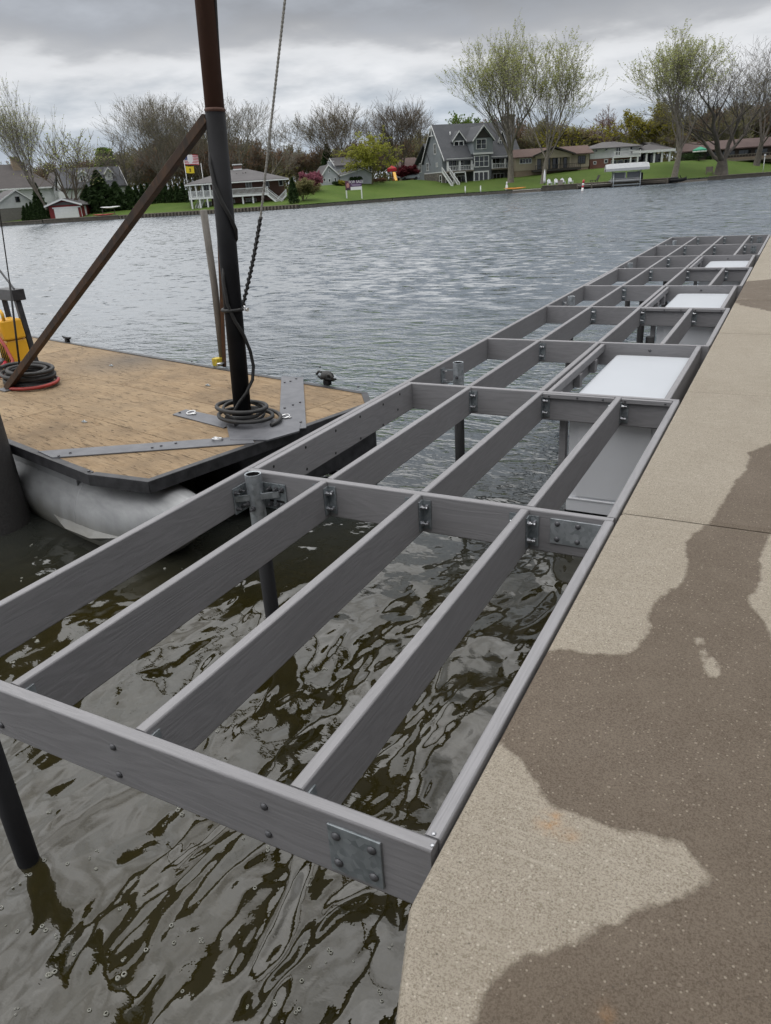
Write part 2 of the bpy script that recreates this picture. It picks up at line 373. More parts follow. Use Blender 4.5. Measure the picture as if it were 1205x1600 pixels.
def sdist(x, y, P):
    best = 1e9; inside = False; j = len(P)-1
    for i in range(len(P)):
        x0, y0 = P[j]; x1, y1 = P[i]
        if (y1 > y) != (y0 > y) and x < (x0-x1)*(y-y1)/(y0-y1)+x1: inside = not inside
        dx, dy = x1-x0, y1-y0; L = dx*dx+dy*dy
        q = 0 if L == 0 else max(0, min(1, ((x-x0)*dx+(y-y0)*dy)/L))
        d = (x-x0-q*dx)**2+(y-y0-q*dy)**2
        if d < best: best = d
        j = i
    return math.sqrt(best)*(1 if inside else -1)
def wetness(x, y):
    d = sdist(x, y, wetp)
    for p in dryp: d = min(d, -sdist(x, y, p))
    for p in fap: d = max(d, min(sdist(x, y, p), .012))
    return max(-.3, min(.3, d))
t = NT('broomed_concrete')
geo = t.n('ShaderNodeNewGeometry')
def cc(scale):
    m = t.n('ShaderNodeMapping'); m.inputs['Scale'].default_value = scale; t.l(geo.outputs['Position'], m.inputs[0]); return m.outputs[0]
P1 = cc((1, 1, 1))
at = t.n('ShaderNodeAttribute', attribute_name='wet'); ar = t.n('ShaderNodeAttribute', attribute_name='rust')
wn1 = t.noise(P1, 22, 5, .65); wn2 = t.noise(P1, 5, 3, .5)
we = t.math('ADD', at.outputs['Fac'], t.math('ADD', t.math('MULTIPLY', t.math('SUBTRACT', wn1, .5), .045), t.math('MULTIPLY', t.math('SUBTRACT', wn2, .5), .03)))
wf = t.rng(we, -.006, .007); wsoft = t.rng(we, -.16, .05)
big = t.noise(P1, 1.1, 5, .6); mid = t.noise(P1, 9, 5, .65); fin_ = t.noise(P1, 250, 3, .8); grain = t.noise(P1, 520, 2, .6)
br = t.noise(cc((5, 150, 1)), 1.0, 3, .6)
dry = t.mix(t.rng(big, .3, .7), (.28, .247, .198), (.335, .30, .247))
dry = t.mix(t.math('MULTIPLY', t.rng(mid, .35, .7), .35), dry, (.38, .34, .28))
dry = t.mix(t.math('MULTIPLY', t.rng(fin_, .45, .62), .85), dry, (.15, .125, .092))
dry = t.mix(t.math('MULTIPLY', t.rng(br, .52, .75), .35), dry, (.42, .38, .315))
wet = t.mix(t.rng(big, .3, .7), (.125, .098, .072), (.15, .120, .092))
wet = t.mix(t.math('MULTIPLY', t.rng(fin_, .45, .62), .85), wet, (.062, .046, .031))
wet = t.mix(t.math('MULTIPLY', t.rng(mid, .45, .7), .25), wet, (.18, .148, .113))
ag = t.vor(P1, 95, out='Distance'); agc = t.vor(P1, 95, out='Color'); asp = t.n('ShaderNodeSeparateColor'); t.l(agc, asp.inputs[0])
agm = t.math('MULTIPLY', t.rng(ag, .20, .26, 1, 0), t.rng(asp.outputs[0], .70, .76))
ag2 = t.vor(P1, 40, out='Distance'); agc2 = t.vor(P1, 40, out='Color'); asp2 = t.n('ShaderNodeSeparateColor'); t.l(agc2, asp2.inputs[0])
agm2 = t.math('MULTIPLY', t.rng(ag2, .13, .17, 1, 0), t.rng(asp2.outputs[1], .90, .94))
agd = t.math('MULTIPLY', t.rng(ag, .17, .22, 1, 0), t.rng(asp.outputs[1], .84, .88))
col = t.mix(wf, dry, wet)
col = t.mix(t.math('MULTIPLY', t.math('MULTIPLY', t.math('SUBTRACT', 1, wf), wsoft), .12), col, (.30, .25, .19))
col = t.mix(t.math('MULTIPLY', agd, .6), col, (.07, .06, .05))
col = t.mix(t.math('MULTIPLY', agm, .38), col, t.mix(wf, (.60, .55, .47), (.42, .37, .30)))
col = t.mix(t.math('MULTIPLY', agm2, .30), col, t.mix(wf, (.60, .55, .47), (.46, .40, .33)))
rf_ = t.math('MULTIPLY', ar.outputs['Fac'], t.rng(t.noise(P1, 40, 4, .6), .35, .6))
col = t.mix(rf_, col, (.42, .20, .055))
hb = t.math('ADD', t.math('MULTIPLY', br, .6), t.math('ADD', fin_, t.math('MULTIPLY', grain, .6)))
hb = t.math('ADD', hb, t.math('MULTIPLY', agm2, .3))
M['conc'] = t.fin(col, t.rng(wf, 0, 1, .92, .72), 0, t.bump(hb, .0022), .3)

pav = bpy.data.objects.new('seawall_pavement', None); COL.objects.link(pav); struct(pav); pav.location = (0, 0, 0)
XR = 5.0
joints = [-3.2, -.95, 2.852, 4.835, 6.80, 8.60, 10.6, 12.6, 14.6, 16.6, 18.6, 20.6, 22.6, 24.6]
RUST = [(G(858, 1288, ZD), .014, .55), (G(864, 1276, ZD), .010, .4), (G(890, 1306, ZD), .012, .35), (G(944, 1581, ZD), .007, .55)]
def edge_x(y):                                             # the wall turns away at its near corner
    return EX if y > .868 else EX+(.868-y)*.36
def slab(y0, y1, fine, jl):
    g = .004
    ya, yb = y0+g, y1-g
    def lin(a, b, st): n = max(1, round((b-a)/st)); return [a+(b-a)*i/n for i in range(n+1)]
    if fine:
        us = [0, .004, .010, .018] + [.018+q for q in lin(0, 1.75, fine)[1:]] + [2.4, 3.4, XR+.5]
        ys = lin(ya, yb, fine)
    else:
        us = [0, .004, .010, .018, .1, .3, .6, 1.2, 2.4, XR+.5]; ys = lin(ya, yb, .5)
    dz = [-.016, -.006, -.0016, 0]
    jd = {0: -.010, 1: -.002}
    vs = []; rows = []
    for j, y in enumerate(ys):
        yd = min(j, len(ys)-1-j)
        row = []
        for i, u in enumerate(us):
            z = ZD+(dz[i] if i < 4 else 0)+(-.007 if yd == 0 else 0)
            row.append(len(vs)); vs.append((edge_x(y)+u, y, z))
        rows.append(row)
    fs = [(rows[j][i], rows[j][i+1], rows[j+1][i+1], rows[j+1][i]) for j in range(len(ys)-1) for i in range(len(us)-1)]
    nt_ = len(vs)
    # skirt down to the footing
    per = rows[0] + [r[-1] for r in rows[1:]] + rows[-1][::-1][1:] + [r[0] for r in rows[::-1][1:-1]]
    base = len(vs); vs += [(vs[k][0], vs[k][1], ZD-.42) for k in per]
    for a in range(len(per)):
        b = (a+1) % len(per); fs.append((per[b], per[a], base+a, base+b))
    me = bpy.data.meshes.new('slab'); me.from_pydata(vs, [], fs); me.materials.append(M['conc'])
    A = me.attributes.new('wet', 'FLOAT', 'POINT'); B = me.attributes.new('rust', 'FLOAT', 'POINT')
    wv_ = []; rv = []
    for k, (x, y, z) in enumerate(vs):
        wv_.append(wetness(x, y) if k < nt_ else -.3)
        rv.append(min(1, sum(s*math.exp(-((x-p.x)**2+(y-p.y)**2)/(2*r*r)) for p, r, s in RUST)) if fine and k < nt_ else 0.0)
    A.data.foreach_set('value', wv_); B.data.foreach_set('value', rv); me.update()
    link('slab', me, pav)
for a, b in zip(joints, joints[1:]):
    slab(a, b, .022 if -.1 < b and a < 4 else (.05 if a < 9 else None), None)
# sheet-pile face and footing below the slabs
M['wallc'] = simple('stained_seawall', (.075, .068, .052), (.036, .034, .024), 3, .85, bump=.01, stretch=(1, 1, .4))
mb = MB()
mb.poly([(EX+.03, .868+.02), (EX+.03+.9, .868-2.5), (XR, -1.6), (XR, 24.5), (EX+.03, 24.5)], -1.5, ZD-.40)
mb.build('wall_face', 'wallc', pav)

t = NT('near_lawn_grass'); n = t.noise(t.coord('Object'), 3, 5, .7); M['nlawn'] = t.fin(t.mix(n, (.035, .07, .015), (.06, .10, .025)), .95)
m = MB(); m.box(XR, -40, -1.5, 60, 40, ZD-.02); m.v = [q for q in m.v]; struct(m.build('near_lawn', 'nlawn'))

# ------------------------------------------------------------------ the dock frame
TB, DB = .038, .184                                         # timber thickness and depth
def ux(v): return v*Uu
cross = [('F', .805), ('B', 2.194), ('C', 3.652), ('D', 4.945), ('E', 6.395), ('F2', 7.695), ('G', 9.172), ('H', 10.505), ('I', 12.03), ('J', 13.59)]
CY = [ux(v) for _, v in cross]
XL, X1, X2, X3, XRm = [ux(v) for v in (-1.846, -1.470, -1.074, -.682, -.4065)]
dock = thing('unfinished_dock', 'unfinished grey dock frame of joists and cross beams beside the concrete', 'dock', (XL, CY[0], 0))
DO = Vector((XL, CY[0], 0))
prof_cache = {}
def beam_mesh(L, th=TB, dp=DB):
    k = (round(L, 3), th, dp)
    if k in prof_cache: return prof_cache[k]
    r = min(.006, th*.3); pts = []
    for cx, cz, a0 in ((th/2-r, -r, 0), (-th/2+r, -r, 90), (-th/2+r, -dp+r, 180), (th/2-r, -dp+r, 270)):
        for q in (0, 30, 60, 90):
            a = math.radians(a0+q); pts.append((cx+r*math.cos(a), cz+r*math.sin(a)))
    m = MB(); m.loft([[(x, p, q) for p, q in pts] for x in (0, L)], True, False)
    for i in range(len(m.sm)-2): m.sm[i] = (i % 4 != 3)
    me = m.mesh('beam', 'comp'); prof_cache[k] = me; return me
def beam(x0, y0, x1, y1, name='beam', dz=0, th=TB, dp=DB):
    L = math.hypot(x1-x0, y1-y0)
    return link(name, beam_mesh(L, th, dp), dock, Vector((x0, y0, ZD+dz))-DO, (0, 0, math.atan2(y1-y0, x1-x0)))
h = TB/2
# left rim in long lengths, doubled by an inner board in the second bay
beam(XL, CY[0]+h, XL, CY[1]+.02, 'rim_beam'); beam(XL, CY[1]+.022, XL, CY[4]-.1, 'rim_beam'); beam(XL, CY[4]-.098, XL, CY[6], 'rim_beam'); beam(XL, CY[6]+.002, XL, CY[9]-h, 'rim_beam')
beam(XL+TB+.001, CY[1]+h+.001, XL+TB+.001, CY[2]-h-.001, 'rim_doubler')
beam(XL+TB+.001, CY[5]+h+.001, XL+TB+.001, CY[6]-h-.001, 'rim_doubler')
boxbays = (2, 4, 6)
# end beams run past the rims, the others butt between them
for i, y in enumerate(CY):
    if i in (0, 9): beam(XL-h, y, EX-.012, y, 'end_beam')
    else: beam(XL+h+.001, y, EX-.012, y, 'cross_beam')
rr = random.Random(3)
for i in range(9):
    y0, y1 = CY[i]+h+.001, CY[i+1]-h-.001
    off = [0, .012, .004, .010, .002, .008, .003, .006, .004][i]
    beam(X1+off, y0, X1+off, y1, 'joist'); beam(X2+off, y0, X2+off, y1, 'joist')
    if i in boxbays:
        beam(X2+off+TB+.006, y0, X2+off+TB+.006, y1, 'ledger', -.012, .034, .06)
        for q in (.16, .50, .80): 
            yy = y0+(y1-y0)*q
            m = MB(); m.box(X2+off+TB*.5+.004, yy-.035, ZD-.17, X2+off+TB*1.5+.012, yy+.035, ZD-.073); m.v = [tuple(Vector(p)-DO) for p in m.v]
            m.build('ledger_block', 'comp', dock, bevel=.003)
        beam(-.570, y0, -.570, y1, 'box_side_joist', -.002)
    else:
        beam(X3+off, y0, X3+off, y1, 'joist')
        beam(XRm, y0, XRm, y1, 'rim_beam')
    if i in boxbays:                                       # trim strips screwed to the near faces of the beams that carry the boxes
        y = CY[i]
        for xa, xb in ((X2+h+.01, X3-.012), (X3+h+.012, XRm-h-.004)):
            m = MB(); m.ext([(y-h-.024, ZD-.004), (y-h-.002, ZD-.004), (y-h-.002, ZD-.040), (y-h-.024, ZD-.032)], 'x', xa, xb)
            m.v = [tuple(Vector(p)-DO) for p in m.v]
            st = m.build('trim_strip', 'comp', dock, bevel=.003)
            for q in (.1, .5, .85) if xb-xa > .36 else (.08, .88):
                s2 = MB(); px_ = xa+(xb-xa)*q; s2.cyl((px_, y-h-.024, ZD-.018), (px_, y-h-.029, ZD-.018), .007, .005, 8)
                s2.v = [tuple(Vector(p)-DO) for p in s2.v]; s2.build('screw', 'boltd', st)

# angle brackets, plates and bolts
_m = MB(); _m.tube([(0, 0, 0), (0, 0, .003), (0, 0, .0031), (0, 0, .012), (0, 0, .0121), (0, 0, .030)], [.0135, .0135, .010, .010, .005, .005], 6, smooth=False)
HEX = _m.mesh('bolt', 'bolt'); HEXD = _m.mesh('bolt', 'boltd')
def hexbolt(par, p, d, me=None, sc=1.0):
    o = link('bolt', me or HEX, par, p); o.rotation_euler = Vector(d).to_track_quat('Z', 'Y').to_euler(); o.scale = (sc, sc, sc); return o
def bracket_mesh():
    m = MB(); m.box(0, -.042, -.160, .005, 0, -.022); m.box(.005, -.005, -.160, .044, 0, -.022); return m.mesh('angle_bracket', 'galvd')
BR = bracket_mesh()
def bracket(x, y, sx, sy, nb=4):
    b = link('angle_bracket', BR, dock, Vector((x, y, ZD))-DO); b.scale = (sx, sy, 1)
    for z in (-.052, -.130): hexbolt(b, (.005, -.022, z), (1, 0, 0))
    if nb == 4:
        for z in (-.050, -.132): hexbolt(b, (.026, -.005, z), (0, -1, 0), None, .8)
for i in range(9):
    off = [0, .012, .004, .010, .002, .008, .003, .006, .004][i]
    y0, y1 = CY[i]+h+.0015, CY[i+1]-h-.0015
    for x in (X1, X2, X3):
        if x == X3 and i in boxbays: continue
        if x == X2 and i in boxbays:
            bracket(x+off-h-.0005, y1, -1, 1); continue
        bracket(x+off+h+.0005, y1, 1, 1, 4 if i < 3 else 2)
        if i < 4: bracket(x+off-h-.0005, y1, -1, 1, 2)
        if i < 3: bracket(x+off+h+.0005, y0, 1, -1); bracket(x+off-h-.0005, y0, -1, -1, 2)
def dome(m, p, d, r=.012):
    p = Vector(p); d = Vector(d).normalized(); m.tube([p, p+d*r*.3, p+d*r*.58, p+d*r*.68], [r, r*.9, r*.5, r*.1], 12)
def plate(xa, xb, za, zb, y, face, bolts, name='joint_plate', mat='galvd'):
    m = MB(); m.box(xa, y, za, xb, y+face*.006, zb); m.v = [tuple(Vector(p)-DO) for p in m.v]
    pl = m.build(name, mat, dock, bevel=.0015)
    for bx, bz in bolts:
        b = MB(); dome(b, Vector((bx, y+face*.006, bz))-DO, (0, face, 0)); b.build('carriage_bolt', 'boltd', pl)
# end plate on the outside of the near end beam
yf = CY[0]-h
pa = lambda px, py, y: CAM+ray(px, py)*((y-CAM.y)/ray(px, py).y)
q = [pa(515, 1283, yf), pa(597, 1311, yf), pa(600, 1382, yf), pa(518, 1350, yf)]
xa, xb = (q[0].x+q[3].x)/2, (q[1].x+q[2].x)/2; za, zb = ZD-.163, ZD-.024
plate(xa, xb, za, zb, yf-.0005, -1, [(xa+.022, zb-.028), (xa+.022, za+.03), (xb-.022, zb-.028), (xb-.022, za+.03)])
for px, py in ((3, 1133), (177, 1167), (187, 1210), (413, 1260), (420, 1303)):
    p = pa(px, py, yf); b = MB(); dome(b, p-DO, (0, -1, 0), .011); b.build('carriage_bolt', 'boltd', dock)
yb_ = CY[1]-h
xa, xb = pa(860, 830, yb_).x, XRm-h-.004
plate(xa, xb, ZD-.135, ZD-.022, yb_-.0005, -1, [(xa+.03, ZD-.043), (xa+.03, ZD-.113), (xa+.115, ZD-.043), (xa+.115, ZD-.113)], mat='galv')
for k in (7, 8):
    y = CY[k+1]-h; plate(X3+.14, XRm-.12, ZD-.150, ZD-.03, y-.0005, -1, [(X3+.165, ZD-.05), (X3+.165, ZD-.13), (XRm-.145, ZD-.05), (XRm-.145, ZD-.13)])
for k in boxbays:
    y = CY[k+1]-h; b = MB(); dome(b, Vector(((X2+XRm)/2, y, ZD-.05))-DO, (0, -1, 0), .012); b.build('carriage_bolt', 'boltd', dock)
# screws at the near right corner and open bolt holes in the doubler
for px, py in ((678, 1303), (676, 1321)):
    p = G(px, py, ZD); m = MB(); dome(m, Vector((p.x, p.y, ZD-.0005))-DO, (0, 0, 1), .006); m.build('screw', 'bolt', dock)
hx = XL+TB+.001+h+.0008
def px_on_x(px, py, x): d = ray(px, py); return CAM+d*((x-CAM.x)/d.x)
for px, py in ((428, 729), (480, 733), (478, 699), (525, 708), (525, 673), (564, 685), (563, 651), (599, 664), (599, 632), (622, 640), (625, 616)):
    p = px_on_x(px, py, hx); m = MB(); m.cyl(Vector((hx-.0006, p.y, p.z))-DO, Vector((hx, p.y, p.z))-DO, .0085, n=12); m.build('bolt_hole', 'hole', dock)

# posts: galvanised pipe in a clamp, black sleeve below
def post(x, y, ztop=ZD+.012, style='corner', label=None, clamp=True):
    r = .041; pr = Vector((x, y, 0))-DO
    if not clamp:
        s = MB(); s.cyl((0, 0, -1.6), (0, 0, ztop-.09), r, n=18); po = s.build('post', 'black', dock, pr); po['label'] = label; return
    m = MB(); n = 20; zs = ztop-.30
    rings = [[(r*c_(2*PI*k/n), r*s_(2*PI*k/n), z) for k in range(n)] for z in (zs, ztop)]
    m.loft(rings, False, True)
    ri = r-.005
    dk = MB(); dk.loft([[((ri-.0008)*c_(2*PI*k/18), (ri-.0008)*s_(2*PI*k/18), z) for k in range(18)] for z in (ztop-.004, ztop-.15)], False, True)  # near-black inner tube paints the shade inside the pipe
    m.loft([[(a*c_(2*PI*k/n), a*s_(2*PI*k/n), z) for k in range(n)] for a, z in ((r, ztop), (ri, ztop), (ri, zs))], False, True)
    po = m.build('post', 'galv', dock, pr)
    dk.build('pipe_bore_shade', 'hole', po)
    po['label'] = label or 'galvanized pipe post clamped inside the left rim'
    s = MB(); s.cyl((0, 0, -1.6), (0, 0, zs+.004), r-.002 if style != 'fat' else r, n=18); s.build('black_sleeve', 'black', po)
    if not clamp: return
    if style == 'corner':                                  # two slotted plates and a diagonal strap
        m = MB(); dx = -(x-XL)+h+.001; dy = CY[1]-h-y-.001
        yb2 = dy
        m.box(dx, -.085, ztop-.20, dx+.006, .055, ztop-.062)
        pl = m.build('clamp_plate', 'galvd', po, bevel=.001)
        m = MB(); m.box(-.01, yb2-.006, ztop-.20, .150, yb2, ztop-.062); m.build('clamp_plate', 'galvd', po, bevel=.001)
        m = MB(); m.bar((dx+.006, -.075, ztop-.118), (.115, yb2-.012, ztop-.112), .008, .030); m.build('clamp_strap', 'galv', po)
        for yy in (-.07, -.03):
            for zz in (ztop-.088, ztop-.172): hexbolt(po, (dx+.006, yy, zz), (1, 0, 0), HEXD)
        for xx in (.055, .095, .130):
            for zz in (ztop-.088, ztop-.172): hexbolt(po, (xx, yb2-.006, zz), (0, -1, 0), HEXD)
        hexbolt(po, (r*.2, -r, ztop-.172), (.2, -1, 0), HEXD, 1.1); hexbolt(po, (-r*.5, -r*.85, ztop-.15), (-.5, -1, 0), HEXD, 1.1)
        for xx in (.06, .10, .125):
            for zz in (ztop-.10, ztop-.155):
                m = MB(); m.box(xx-.012, yb2-.0075, zz-.006, xx+.012, yb2-.0066, zz+.006); m.build('slot', 'hole', po)
    else:
        dx = -(x-XL)+h+.001
        m = MB(); m.box(dx, -.02, ztop-.17, dx+.006, .05, ztop-.055); m.build('clamp_plate', 'galvd', po)
        m = MB(); m.box(dx+.006, .0, ztop-.165, -r+.004, .006, ztop-.155); m.build('clamp_arm', 'galvd', po)
        m = MB(); m.box(dx+.006, .0, ztop-.07, -r+.004, .006, ztop-.06); m.build('clamp_arm', 'galvd', po)
        for zz in (ztop-.08, ztop-.15): hexbolt(po, (dx+.006, .02, zz), (1, 0, 0))
        hexbolt(po, (r*.1, -r, ztop-.11), (.1, -1, 0), HEXD)
pp = G(396, 741, ZD+.012)
post(XL+.095, CY[1]-.075, style='corner', label='galvanized pipe post with plates and strap in the near bay corner')
post(XL+.085, CY[0]+.085, style='side', label='black sleeved post at the near left corner of the dock')
q_ = G(716, 566, ZD+.02); post(min(q_.x, XL+.20), q_.y, ZD+.02, style='side', label='galvanized pipe post inside the rim past the third beam')
for px_, py_, lb in ((893, 463, 'galvanized pipe post inside the rim of the fifth bay'), (985, 411, 'galvanized pipe post inside the rim of the seventh bay'), (1056, 376, 'galvanized pipe post in the far left corner of the dock')):
    q_ = G(px_, py_, ZD+.012); post(min(max(q_.x, XL+.07), XL+.20), min(q_.y, CY[9]-.08), style='side', label=lb)
for k, xx, dy in ((4, X2+.22, -.55), (5, X1+.25, .10), (6, X1+.25, .08)): post(xx, CY[k]+dy, ZD-.10, clamp=False, label='short black post under the joists')

# white topped boxes hanging in the right hand bays
def dock_box(k, label):
    y0, y1 = CY[k]+h+.03, CY[k+1]-h-.06
    xa, xb = X2+.175, -.570-h-.004
    b = thing('dock_box', label, 'dock box', ((xa+xb)/2, (y0+y1)/2, 0), group='white lidded boxes in the dock frame')
    W2, L2 = (xb-xa)/2, (y1-y0)/2; z0 = .135; zl = ZD-.075
    m = MB(); m.box(-W2+.012, -L2+.012, z0, W2-.012, L2-.012, zl-.03); m.build('body', 'panel', b, bevel=.006)
    # lid: slightly crowned, rounded edge
    m = MB(); nx, ny = 14, 14; vs = []; fs = []
    def pr(q, e=.05): return 1-max(0, abs(q)-1+e)/e
    for j in range(ny+1):
        for i in range(nx+1):
            qx = math.sin((i/nx-.5)*PI); qy = math.sin((j/ny-.5)*PI)
            ez = math.sqrt(max(0, 1-(1-min(pr(qx), 1))**2))*math.sqrt(max(0, 1-(1-min(pr(qy), 1))**2))
            vs.append((qx*W2, qy*L2, zl-.03+.03*ez+.020*(1-qx*qx)*(1-qy*qy)))
    fs = [(j*(nx+1)+i, j*(nx+1)+i+1, (j+1)*(nx+1)+i+1, (j+1)*(nx+1)+i) for j in range(ny) for i in range(nx)]
    m.add(vs, fs, True); m.build('lid', 'lid', b)
    m = MB(); m.box(W2+.0005, -.10, zl-.02, W2+.004, -.03, zl-.004); m.build('latch', 'galv', b)
    yf = -L2+.012
    pn = MB(); pn.box(-W2+.075, yf-.010, z0+.11, W2-.055, yf-.0005, zl-.04); pn.build('front_panel', 'panel', b, bevel=.003)
    m = MB(); m.box(-W2+.014, yf-.014, z0+.0, W2-.014, yf-.0005, z0+.085); m.box(-W2+.014, yf-.020, z0+.085, W2-.014, yf-.0005, z0+.098); m.build('bottom_rail', 'panel', b, bevel=.004)
    m = MB(); m.box(-W2+.005, yf-.004, z0-.022, W2-.005, L2-.02, z0-.0005); m.build('base_skid', 'black', b)
    m = MB(); m.box(-W2-.05, yf-.01, z0+.05, -W2-.008, yf+.05, zl-.06); m.build('hanger_post', 'comp', b)
dock_box(2, 'nearest and largest white lidded box sunk in the dock frame')
dock_box(4, 'middle of the three white lidded boxes in the dock frame')
dock_box(6, 'farthest white lidded box near the end of the dock frame')

# ------------------------------------------------------------------ the work barge
ZB = .60
p1 = G(138, 742, ZB); p2 = G(28, 699, ZB)
bax = (p1-p2); bax.z = 0; bax.normalize(); bay = Vector((-bax.y, bax.x, 0))
BA = math.atan2(bax.y, bax.x)
BO_ = Vector((p1.x, p1.y, 0))
barge = thing('work_barge', 'pontoon work barge with plywood deck and black mast moored behind the dock', 'barge', BO_, BA)
def BL(px, py, z=ZB):
    d = G(px, py, z)-BO_; return Vector((d.dot(bax), d.dot(bay), z))
def ontoB(p): d = Vector(p)-BO_; return Vector((d.dot(bax), d.dot(bay), d.z))
def along(base, px, py):                                     # point above a barge point (in the upright plane facing the camera) seen at a photo pixel
    b = BO_+bax*base[0]+bay*base[1]; n = Vector((FW.x, FW.y, 0)).normalized()
    d = ray(px, py); k = (b-CAM).dot(n)/d.dot(n); return ontoB(CAM+d*k)
c0 = BL(232, 754); cf = BL(596, 626)
YF = (BL(37, 525).y+BL(345, 575).y+BL(440, 589).y)/3
XLb = -8.2
far_r = Vector((cf.x, YF))
deck = [(XLb, 0), (0, 0), (c0.x, c0.y), (cf.x, YF-.25), (cf.x-.28, YF), (XLb, YF)]
def clip(poly, a, b):                                        # keep what is left of a->b
    out = []
    def sd(p): return (b[0]-a[0])*(p[1]-a[1])-(b[1]-a[1])*(p[0]-a[0])
    for i in range(len(poly)):
        p, q = poly[i], poly[(i+1) % len(poly)]; s0, s1 = sd(p), sd(q)
        if s0 >= 0: out.append(p)
        if s0*s1 < 0: k = s0/(s0-s1); out.append((p[0]+(q[0]-p[0])*k, p[1]+(q[1]-p[1])*k))
    return out
def inset(poly, d):
    res = list(poly)
    for i in range(len(poly)):
        a, b = Vector(poly[i]), Vector(poly[(i+1) % len(poly)]); nn = Vector((-(b-a).y, (b-a).x)).normalized()*d
        res = clip(res, a+nn, b+nn)
    return res
def area(p): return abs(sum(p[i][0]*p[(i+1) % len(p)][1]-p[(i+1) % len(p)][0]*p[i][1] for i in range(len(p))))/2
inner = inset(deck, .045)
# plywood sheets, joints as the photograph shows them: staggered rows along the barge
rows = [(-.1, .62, -3.1), (.62, 1.42, -1.35), (1.42, 2.30, -2.55), (2.30, YF+.1, -.75)]
rows = [(-.1, .75, -1.95), (.75, 1.55, -.55), (1.55, 2.45, -2.3), (2.45, max(YF+.1, 2.6), -1.2)]
rp_ = random.Random(11)
for a, b, off in rows:
    x = off-2.44*3
    while x < 3.5:
        g = .0022
        pl = [(x+g, a+g), (x+2.44-g, a+g), (x+2.44-g, b-g), (x+g, b-g)]
        for i in range(len(inner)): 
            pl = clip(pl, inner[i], inner[(i+1) % len(inner)])
            if len(pl) < 3: break
        if len(pl) >= 3 and area(pl) > .01:
            cx = sum(p[0] for p in pl)/len(pl); cy = sum(p[1] for p in pl)/len(pl); dz = rp_.uniform(-.0012, .0012)
            m = MB(); m.poly([(p[0]-cx, p[1]-cy) for p in pl], -.018, dz); m.build('plywood_sheet', 'ply', barge, (cx, cy, ZB), bevel=.002)
        x += 2.44
# steel angle round the deck: top flange and black skirt, one length per side
ou = deck; inn = inset(deck, .05)
for i in range(len(deck)-1):
    a, b = Vector(deck[i]), Vector(deck[i+1]); d = (b-a).normalized(); nn = Vector((-d.y, d.x))
    a2 = a+nn*.052; b2 = b+nn*.052
    m = MB(); m.poly([a-d*.0, b+d*.0, b2-d*.02, a2+d*.02], ZB-.004, ZB+.0045+.0006*i); m.build('edge_flange', 'paintblk', barge)
    m = MB(); m.poly([a-nn*.004, b-nn*.004, b+nn*.004, a+nn*.004], ZB-.075, ZB+.004); m.build('edge_skirt', 'paintblk', barge)
# cross bearers under the deck
for x in (-7.2, -5.6, -4.0, -2.4, -.9, .25):
    m = MB(); m.box(x-.03, .12, ZB-.10, x+.03, YF-.12, ZB-.02); m.build('cross_bearer', 'paintblk', barge)
# pontoon tubes with tapered noses and a side strake
def pontoon(yc, sh):
    R_, zc_ = .335, .16; n = 28
    m = MB(); prof = [(XLb+.1, 1, 0), (-2.2, 1, 0), (-1.0, 1, 0), (-.35, 1, 0), (-.10, .98, .006), (.15, .88, .034), (.38, .72, .080), (.56, .52, .137), (.70, .30, .199), (.78, .14, .245), (.80, .02, .279)]
    m.loft([[(x, yc+R_*q*c_(2*PI*k/n), zc_+up+R_*q*s_(2*PI*k/n)) for k in range(n)] for x, q, up in [(x+(sh if x > -2 else 0), q, up) for x, q, up in prof]], True, True)
    po = m.build('pontoon', 'alu', barge)
    for x in (-.37, -2.3, -4.2):
        m = MB(); m.loft([[(x+dx, yc+(R_+e)*c_(2*PI*k/n), zc_+(R_+e)*s_(2*PI*k/n)) for k in range(n)] for dx, e in ((-.008, -.002), (-.004, .0035), (.004, .0035), (.008, -.002))], False, True); m.build('weld_seam', 'alu', po)
    # strake: a folded triangular fin low on the outside of the nose
    m = MB(); s0 = [(-.75, -.318), (-.45, -.335), (-.10, -.325), (.22, -.27)]
    rings = []
    for k, (x, yy) in enumerate(s0):
        hgt = (.006, .05, .055, .012)[k]; z = (.13, .11, .12, .17)[k]
        rings.append([(x, yc+yy+.02, z+hgt), (x, yc+yy-.045*(k in (1, 2))-.01, z), (x, yc+yy+.02, z-hgt)])
    m.loft(rings, True, False); m.build('side_strake', 'alu', po)
    if sh: return
    m = MB(); m.bar((.66, yc, .40), (.82, yc, .42), .05, .012); m.tube([(.82+.035*c_(a), yc, .44+.035*s_(a)) for a in [2*PI*k/14 for k in range(15)]], .009, 8, False); m.build('towing_eye', 'galv', po)
    for xa, xb in ((-3.2, -.42),):
        m = MB(); m.loft([[(x, yc-.24, .40), (x, yc-.23, .51), (x, yc+.2, .51), (x, yc+.2, .42)] for x in (xa, xb)]); m.build('deck_riser', 'alu', po)
pontoon(.33, 0); pontoon(YF-.42, -1.1)
m = MB(); m.box(cf.x-.75, .95, .10, cf.x-.10, YF-.10, ZB-.11); m.build('bow_tank', 'paintblk', barge, bevel=.02)

